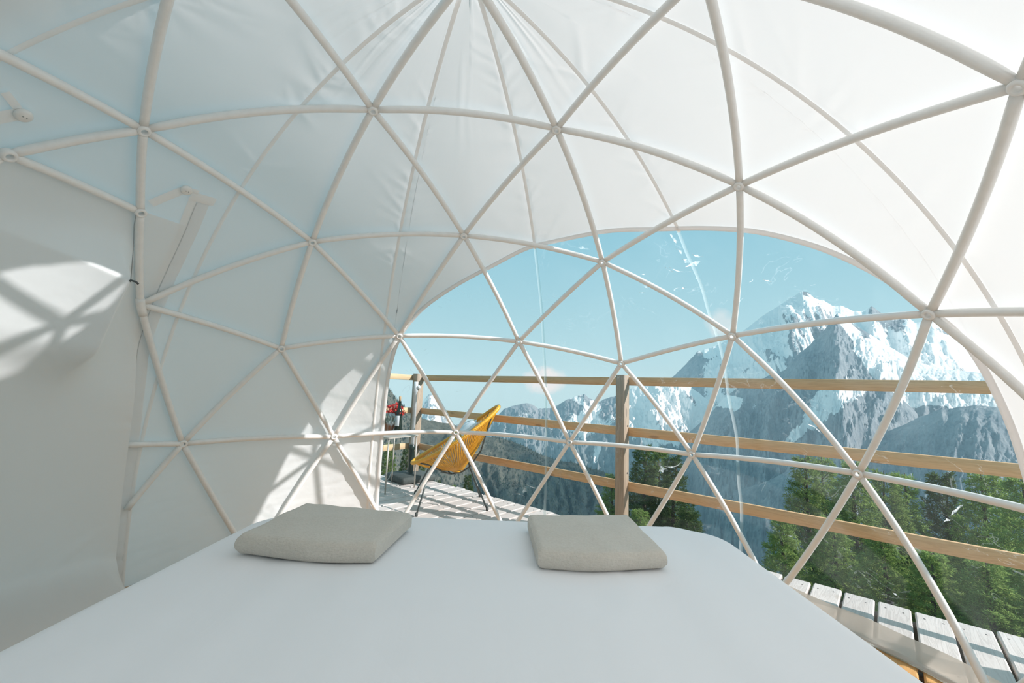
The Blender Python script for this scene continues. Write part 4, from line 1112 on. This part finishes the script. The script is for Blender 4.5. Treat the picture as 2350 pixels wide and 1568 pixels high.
def snow_left(A, Q, Z, r1, st, S, gx):
    e = el_of(Z, Q, 5600)
    v = 0.36 + 0.62 * (1 - r1) + 0.45 * fbm(S / 420 + Q / 500, Q / 420, 4, 33) - 0.40 * smooth(75, 79, A) + 0.30 * smooth(69, 66, A)
    v = v * smooth(-9.5, -4.0, e) + 0.75 * np.exp(-((A - 71.8 + (e + 6) * 0.25) / 0.55) ** 2) * smooth(-9.8, -8.8, e) * smooth(-6.2, -7, e) - 0.15
    v = v + 0.65 * np.exp(-((A - 72.7) / 0.7) ** 2) * smooth(-4.6, -3.8, e) * smooth(-0.9, -1.6, e)
    return v
def snow_low(A, Q, Z, r1, st, S, gx):
    return -0.22 + 0.42 * (1 - r1) + 0.25 * fbm(S / 200, Q / 300, 4, 13)
def no_snow(A, Q, Z, r1, st, S, gx): return np.full_like(Q, -1.0)
def snow_far(A, Q, Z, r1, st, S, gx): return 0.55 + 0.5 * fbm(S / 300, Q / 250, 4, 3) - 0.25 * smooth(60, 0, Q)

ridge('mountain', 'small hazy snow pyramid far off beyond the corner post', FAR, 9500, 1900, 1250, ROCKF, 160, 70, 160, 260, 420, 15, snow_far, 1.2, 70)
ridge('mountain', 'tallest snow covered summit on the skyline', M1, 7000, 4200, 2250, ROCK, 620, 190, 270, 420, 1500, 101, snow_main, 3.0, 62, 0.12)
ridge('mountain', 'dark rock pyramid with a hanging glacier below the tallest summit', M2, 4300, 2500, 1500, ROCK, 620, 230, 210, 260, 1000, 201, snow_pyr, 2.0, 75, -0.1)
ridge('mountain', 'long grey ridge with snow patches behind the yellow chair and the middle post', M3, 5600, 3300, 1500, ROCK, 640, 200, 250, 360, 1100, 301, snow_left, 2.0, 80, 0.15)
ridge('mountain', 'dark rock shoulder between two snow tongues under the glacier', M4B, 3700, 1900, 1000, ROCK, 300, 130, 140, 200, 800, 401, snow_low, 1.5, 60, 0.1)
ridge('mountain', 'bare grey slope low behind the larch treetops', M4, 3100, 1700, 1050, ROCK, 420, 150, 120, 190, 800, 501, lambda *a: snow_low(*a) - 0.18, 3.0, 50, -0.1)
ridge('hill', 'dark wooded spur falling to the valley behind the chair', M5, 1700, 1420, 520, HILL, 420, 190, 60, 170, 420, 601, no_snow, 14.0, 26, 0.1, back=260)

# the slope the deck stands on
def hillside_z(x, y):
    d = (x - EC.x) * EN.x + (y - EC.y) * EN.y
    return -0.75 - 0.72 * np.maximum(0, d + 0.6) - 0.0009 * np.maximum(0, d) ** 2 + 0.10 * np.maximum(0, -d - 3) 
gx_, gy_ = np.meshgrid(np.linspace(-60, 110, 150), np.linspace(-60, 110, 150), indexing='ij')
hz = hillside_z(gx_, gy_) + 0.35 * fbm(gx_ / 4, gy_ / 4, 4, 9) * smooth(0.5, 4, np.hypot(gx_, gy_) - 2.4)
SOIL = MatB('alpine_meadow'); c1 = SOIL.noise(SOIL.coord('Object'), 1.5, 6, 0.65); c2 = SOIL.noise(SOIL.coord('Object'), 14, 4, 0.7)
SOIL.pbsdf(SOIL.mixc(c2, SOIL.ramp(c1, [(0.35, (0.035, 0.045, 0.022)), (0.7, (0.10, 0.13, 0.045))]), (0.07, 0.075, 0.04)), 0.95, 0.0, SOIL.bump(c2, 0.6, 0.05))
hs_ = fast_mesh('hillside', np.stack([gx_, gy_, hz], -1).reshape(-1, 3), grid_faces(150, 150)[:, ::-1], SOIL.m)
tag(hs_, 'steep grassy slope falling away below the deck', None, None, 'structure')

# ------------------------------------------------------------------ valley haze: real air between us and the mountains
HZ = bpy.data.materials.new('valley_haze'); HZ.use_nodes = True; HZ.node_tree.nodes.clear()
ho = N(HZ.node_tree, 'ShaderNodeOutputMaterial'); hv_ = N(HZ.node_tree, 'ShaderNodeVolumeScatter')
hv_.inputs['Color'].default_value = (0.46, 0.80, 1.0, 1); hv_.inputs['Density'].default_value = HAZE_DENSITY; hv_.inputs['Anisotropy'].default_value = 0.0
HZ.node_tree.links.new(hv_.outputs[0], ho.inputs['Volume'])
HZ.cycles.homogeneous_volume = True
hzb = MB(); ring = [(math.cos(rad(a)), math.sin(rad(a))) for a in np.linspace(20, 118, 25)]
Vh = [(x * r, y * r, z) for z in (-1900, 420) for r in (300, 11500) for x, y in ring]; m_ = 25
Fh = []
for i in range(m_ - 1):
    Fh += [(i, i + 1, 2 * m_ + i + 1, 2 * m_ + i), (m_ + i + 1, m_ + i, 3 * m_ + i, 3 * m_ + i + 1), (i + 1, i, m_ + i, m_ + i + 1), (2 * m_ + i, 2 * m_ + i + 1, 3 * m_ + i + 1, 3 * m_ + i)]
Fh += [(0, 2 * m_, 3 * m_, m_), (m_ - 1, 2 * m_ - 1, 4 * m_ - 1, 3 * m_ - 1)]
hzb.add(Vh, [f[::-1] for f in Fh]); hz_o = hzb.build('haze', HZ, None, False); tag(hz_o, 'thin bluish air haze filling the valley before the mountains', 'haze', None, 'stuff')

# ------------------------------------------------------------------ larch trees
BARK = simple('larch_bark', (0.13, 0.095, 0.07), 0.9, var=0.25, scale=30, bump=0.6)
def needle_mat(name, c0, c1):
    M = MatB(name)
    g = M.n('ShaderNodeNewGeometry'); oi = M.n('ShaderNodeObjectInfo')
    v = M.noise(M.coord('Object'), 1.3, 3)
    f = M.math('ADD', M.math('MULTIPLY', g.outputs['Random Per Island'], 0.6), M.math('MULTIPLY', v, 0.5), clamp=True)
    col = M.mixc(f, c0, c1)
    h = M.n('ShaderNodeHueSaturation'); M.l(col, h.inputs['Color']); M.l(M.math('ADD', 0.8, M.math('MULTIPLY', oi.outputs['Random'], 0.4)), h.inputs['Value'])
    d = M.n('ShaderNodeBsdfDiffuse'); t = M.n('ShaderNodeBsdfTranslucent'); M.l(h.outputs[0], d.inputs[0]); M.l(h.outputs[0], t.inputs[0])
    a = M.n('ShaderNodeMixShader'); a.inputs[0].default_value = 0.45; M.l(d.outputs[0], a.inputs[1]); M.l(t.outputs[0], a.inputs[2]); M.l(a.outputs[0], M.out.inputs[0])
    return M.m
NEED = needle_mat('larch_needles', (0.13, 0.195, 0.05), (0.43, 0.55, 0.18))
NEED2 = needle_mat('spruce_needles', (0.055, 0.10, 0.035), (0.18, 0.25, 0.09))

def tree_mesh(seed, H=8.0, Rb=1.75, nb=270, needles=18, nmat=NEED):
    r = np.random.default_rng(seed)
    tr = MB()
    tr.tube([(0.05 * math.sin(z * 1.1 + seed), 0.05 * math.cos(z * 0.9 + seed) - 0.05, z) for z in np.linspace(0, H, 12)], [0.15 * (1 - z / H) ** 0.9 + 0.008 for z in np.linspace(0, H, 12)], 8)
    br = MB(); P = []; Dv = []; L = []
    for i in range(nb):
        f = (i + r.random()) / nb
        z = H * (0.10 + 0.885 * f ** 0.92)
        k = 1 - z / H
        ln = Rb * (k ** 0.92) * r.uniform(0.72, 1.12) + 0.10
        a = i * 2.39996 + r.normal(0, 0.25)
        rise = 0.25 + 0.55 * (1 - k); droop = 0.55 * k + 0.1
        m_ = max(4, int(ln / 0.16))
        s = np.linspace(0, 1, m_)
        rr = ln * s; hz_ = z + ln * (rise * s - droop * s * s * 1.1)
        wob = 0.10 * np.sin(s * 5 + seed + i) * s
        pts = np.stack([np.cos(a + wob) * rr, np.sin(a + wob) * rr, hz_], -1)
        br.tube([tuple(p) for p in pts], list(0.013 * (0.3 + k) * (1 - s * 0.8)), 4, caps=False)
        # sprays of short twigs set with needle tufts along the branch
        ntw = max(5, int(ln * 22))
        for j in range(ntw):
            u = r.uniform(0.12, 1.0) ** 0.75
            p = np.array([np.interp(u, s, pts[:, c]) for c in range(3)])
            side = a + r.choice([-1, 1]) * r.uniform(0.5, 1.3)
            tl = (0.10 + 0.26 * (1 - u)) * (0.5 + 0.7 * k) * r.uniform(0.6, 1.3)
            d = np.array([math.cos(side), math.sin(side), r.normal(-0.10, 0.35)])
            for q in range(needles):
                w = r.random()
                P.append(p + d * tl * w + r.normal(0, 0.012, 3)); dn = d * 0.7 + r.normal(0, 0.65, 3) + np.array([0, 0, 0.15]); Dv.append(dn / np.linalg.norm(dn)); L.append(r.uniform(0.05, 0.10))
    P = np.array(P); Dv = np.array(Dv); L = np.array(L)[:, None]
    n_ = len(P); o = r.normal(0, 1, (n_, 3)); B = np.cross(Dv, o); B /= np.linalg.norm(B, axis=1)[:, None]
    W = 0.0062 + 0.004 * r.random((n_, 1))
    V = np.concatenate([P, P + Dv * L * 0.55 + B * W, P + Dv * L, P + Dv * L * 0.55 - B * W], 1).reshape(-1, 4, 3)
    F = np.arange(n_ * 4).reshape(-1, 4)
    me_t = tr.build('trunk', BARK); me_b = br.build('branches', BARK); me_n = fast_mesh('foliage', V.reshape(-1, 3), F, nmat, None, False, 4)
    return me_t, me_b, me_n
TREES = [tree_mesh(11), tree_mesh(12, Rb=1.6), tree_mesh(13, Rb=1.9, nb=290), tree_mesh(14, Rb=1.7, nmat=NEED2)]
used_t = set()
def tree(kind, az, el_top, dist, label, rz, height=None, group=None, name='larch_tree', wide=1.0):
    x = EYE.x + math.cos(rad(az)) * dist; y = EYE.y + math.sin(rad(az)) * dist
    zt = EYE.z + math.tan(rad(el_top)) * dist; zb = float(hillside_z(np.array(x), np.array(y))) - 0.3
    if height: zb = zt - height
    sc_ = (zt - zb) / 8.0
    t = empty(name, (x, y, zb), rz); t.scale = (sc_ ** 0.5 * wide, sc_ ** 0.5 * wide, sc_)
    tag(t, label, 'tree', group)
    for src in TREES[kind]:
        if (kind, src.name) not in used_t: used_t.add((kind, src.name)); o = src
        else: o = src.copy(); COL.objects.link(o)
        o.parent = t
        if src.name.startswith(('branches', 'foliage')): tag(o, kind='stuff')
    return t
RT = [
 (0, 49.5, -6.0, 11.5, 'tall green larch at the open edge of the grove, nearest the middle post', 0.3),
 (1, 47.75, -6.0, 12.3, 'second larch of the grove counted from the middle post, its tip above the thin tube', 1.9),
 (2, 45.2, -6.1, 11.2, 'bushy larch whose tip stands right behind a tube joint', 2.2),
 (0, 42.9, -6.7, 12.4, 'slim larch just beyond the tube joint, one of a pair of close tips', 4.0),
 (1, 41.6, -6.7, 12.9, 'slim larch of the close pair, the one farther from the tube joint', 5.1),
 (3, 38.9, -6.2, 13.2, 'thin pointed larch standing alone with gaps of valley either side', 0.8),
 (2, 36.2, -5.7, 11.8, 'pointed larch between the lone thin one and the tent edge', 3.3),
 (0, 34.0, -5.6, 10.6, 'larch half hidden by the fabric edge of the window', 1.2),
]
for a in RT: tree(*a[:4], a[4], a[5], group='larches in the grove beyond the deck edge')
LOWT = [(1, 51.6, -12.5, 9.6, 'low larch filling the foot of the grove near its open edge', 2.4), (2, 47.3, -12.0, 9.2, 'low bushy larch above the deck planks under the tall larches', 0.2),
        (0, 43.4, -12.6, 8.8, 'low larch under the pair of slim tips', 1.7), (1, 40.0, -13.2, 8.6, 'low larch beneath the lone thin larch', 4.4),
        (2, 36.6, -13.0, 8.4, 'low dense larch above the last visible planks', 5.6), (0, 33.0, -12.0, 8.8, 'low larch at the tent edge beside the last planks', 3.9), (1, 29.6, -9.0, 9.5, 'larch at the end of the grove behind the tent fabric', 0.5)]
for a in LOWT: tree(*a[:4], a[4], a[5], group='low larches in front of the grove')
LT = [(3, 66.5, -6.4, 10.6, 'dark spruce like tree behind the middle post', 0.9), (0, 64.6, -6.6, 10.9, 'double tipped larch beyond the bed, second tree from the middle post', 2.8), (3, 63.0, -7.4, 10.2, 'dark tree with a long low branch over the bed corner', 1.6), (1, 70.2, -10.2, 10.8, 'feathery larch just showing left of the middle post', 3.7), (3, 61.2, -13.2, 9.0, 'low dark tree just above the bed corner', 4.9), (0, 66.9, -14.0, 8.8, 'low larch behind the right blanket and the post foot', 5.5)]
for a in LT: tree(*a[:4], a[4], a[5], group='trees by the middle post')
DT = [(3, 89.0, -11.2, 34, 'round dark conifer below the yellow chair', 1.1, 11), (0, 91.0, -12.5, 30, 'small conifer behind the chair legs', 2.1, 10), (3, 92.8, -12.0, 36, 'dark conifer between the chair and the parasol base', 3.1, 12), (3, 97.0, -7.8, 32, 'dark conifer behind the side table legs', 0.4, 13), (2, 99.2, -7.4, 30, 'greenish conifer beside the tent edge under the side table', 2.6, 12), (3, 95.2, -8.6, 38, 'dark conifer right behind the parasol pole', 5.0, 13), (0, 101.4, -7.0, 31, 'conifer mostly covered by the tent edge', 4.2, 13), (3, 86.6, -14.2, 30, 'low conifer beyond the planks under the chair back', 1.4, 9)]
for a in DT: tree(a[0], a[1], a[2], a[3], a[4], a[5], a[6], group='conifers down the slope', name='conifer_tree')

# far woods on the spur: thousands of small conifers
hm_o = [o for o in bpy.data.objects if o.name == 'hill'][0]
hv = np.empty(len(hm_o.data.vertices) * 3, np.float32); hm_o.data.vertices.foreach_get('co', hv); hv = hv.reshape(420, -1, 3)[:, 7:]
fr = np.random.default_rng(5); Vt = []; Ft = []
cnt = 0
for i in range(24000):
    a = fr.integers(1, 419); b = int(fr.random() ** 1.2 * 180) + (0 if fr.random() < 0.9 else 0)
    p = hv[a, b]
    dens = gnoise(np.array(p[0] / 130.0), np.array(p[1] / 130.0), 17) + (0.7 if p[2] < -290 else 0.0 if p[2] < -230 else -0.45) + (0.5 if (a > 290 and b < 90) else 0)
    if fr.random() > 0.5 + dens * 0.8: continue
    h = fr.uniform(5, 11); w = h * fr.uniform(0.16, 0.24)
    k = len(Vt); nseg = 6
    a0 = fr.random() * 6
    for lv, (zz, ww) in enumerate(((0.05, 1.0), (0.5, 0.42), (0.45, 0.72), (0.8, 0.22))):
        for q in range(nseg):
            th = a0 + q * 6.2832 / nseg; j = w * ww * fr.uniform(0.75, 1.2)
            Vt.append((p[0] + math.cos(th) * j, p[1] + math.sin(th) * j, p[2] + h * zz + fr.uniform(-.3, .3)))
    Vt.append((p[0], p[1], p[2] + h * 0.66)); Vt.append((p[0], p[1], p[2] + h))
    for q in range(nseg):
        q2 = (q + 1) % nseg
        Ft += [(k + q, k + q2, k + nseg + q2), (k + q, k + nseg + q2, k + nseg + q), (k + nseg + q, k + nseg + q2, k + 24), (k + 2 * nseg + q, k + 2 * nseg + q2, k + 3 * nseg + q2), (k + 2 * nseg + q, k + 3 * nseg + q2, k + 3 * nseg + q), (k + 3 * nseg + q, k + 3 * nseg + q2, k + 25)]
    cnt += 1
FORM = simple('far_conifer_wood', (0.035, 0.062, 0.045), 0.9, var=0.4, scale=0.02)
fo = fast_mesh('forest', Vt, Ft, FORM, None, False, 3); tag(fo, 'distant dark conifer forest scattered over the wooded spur', 'forest', None, 'stuff')
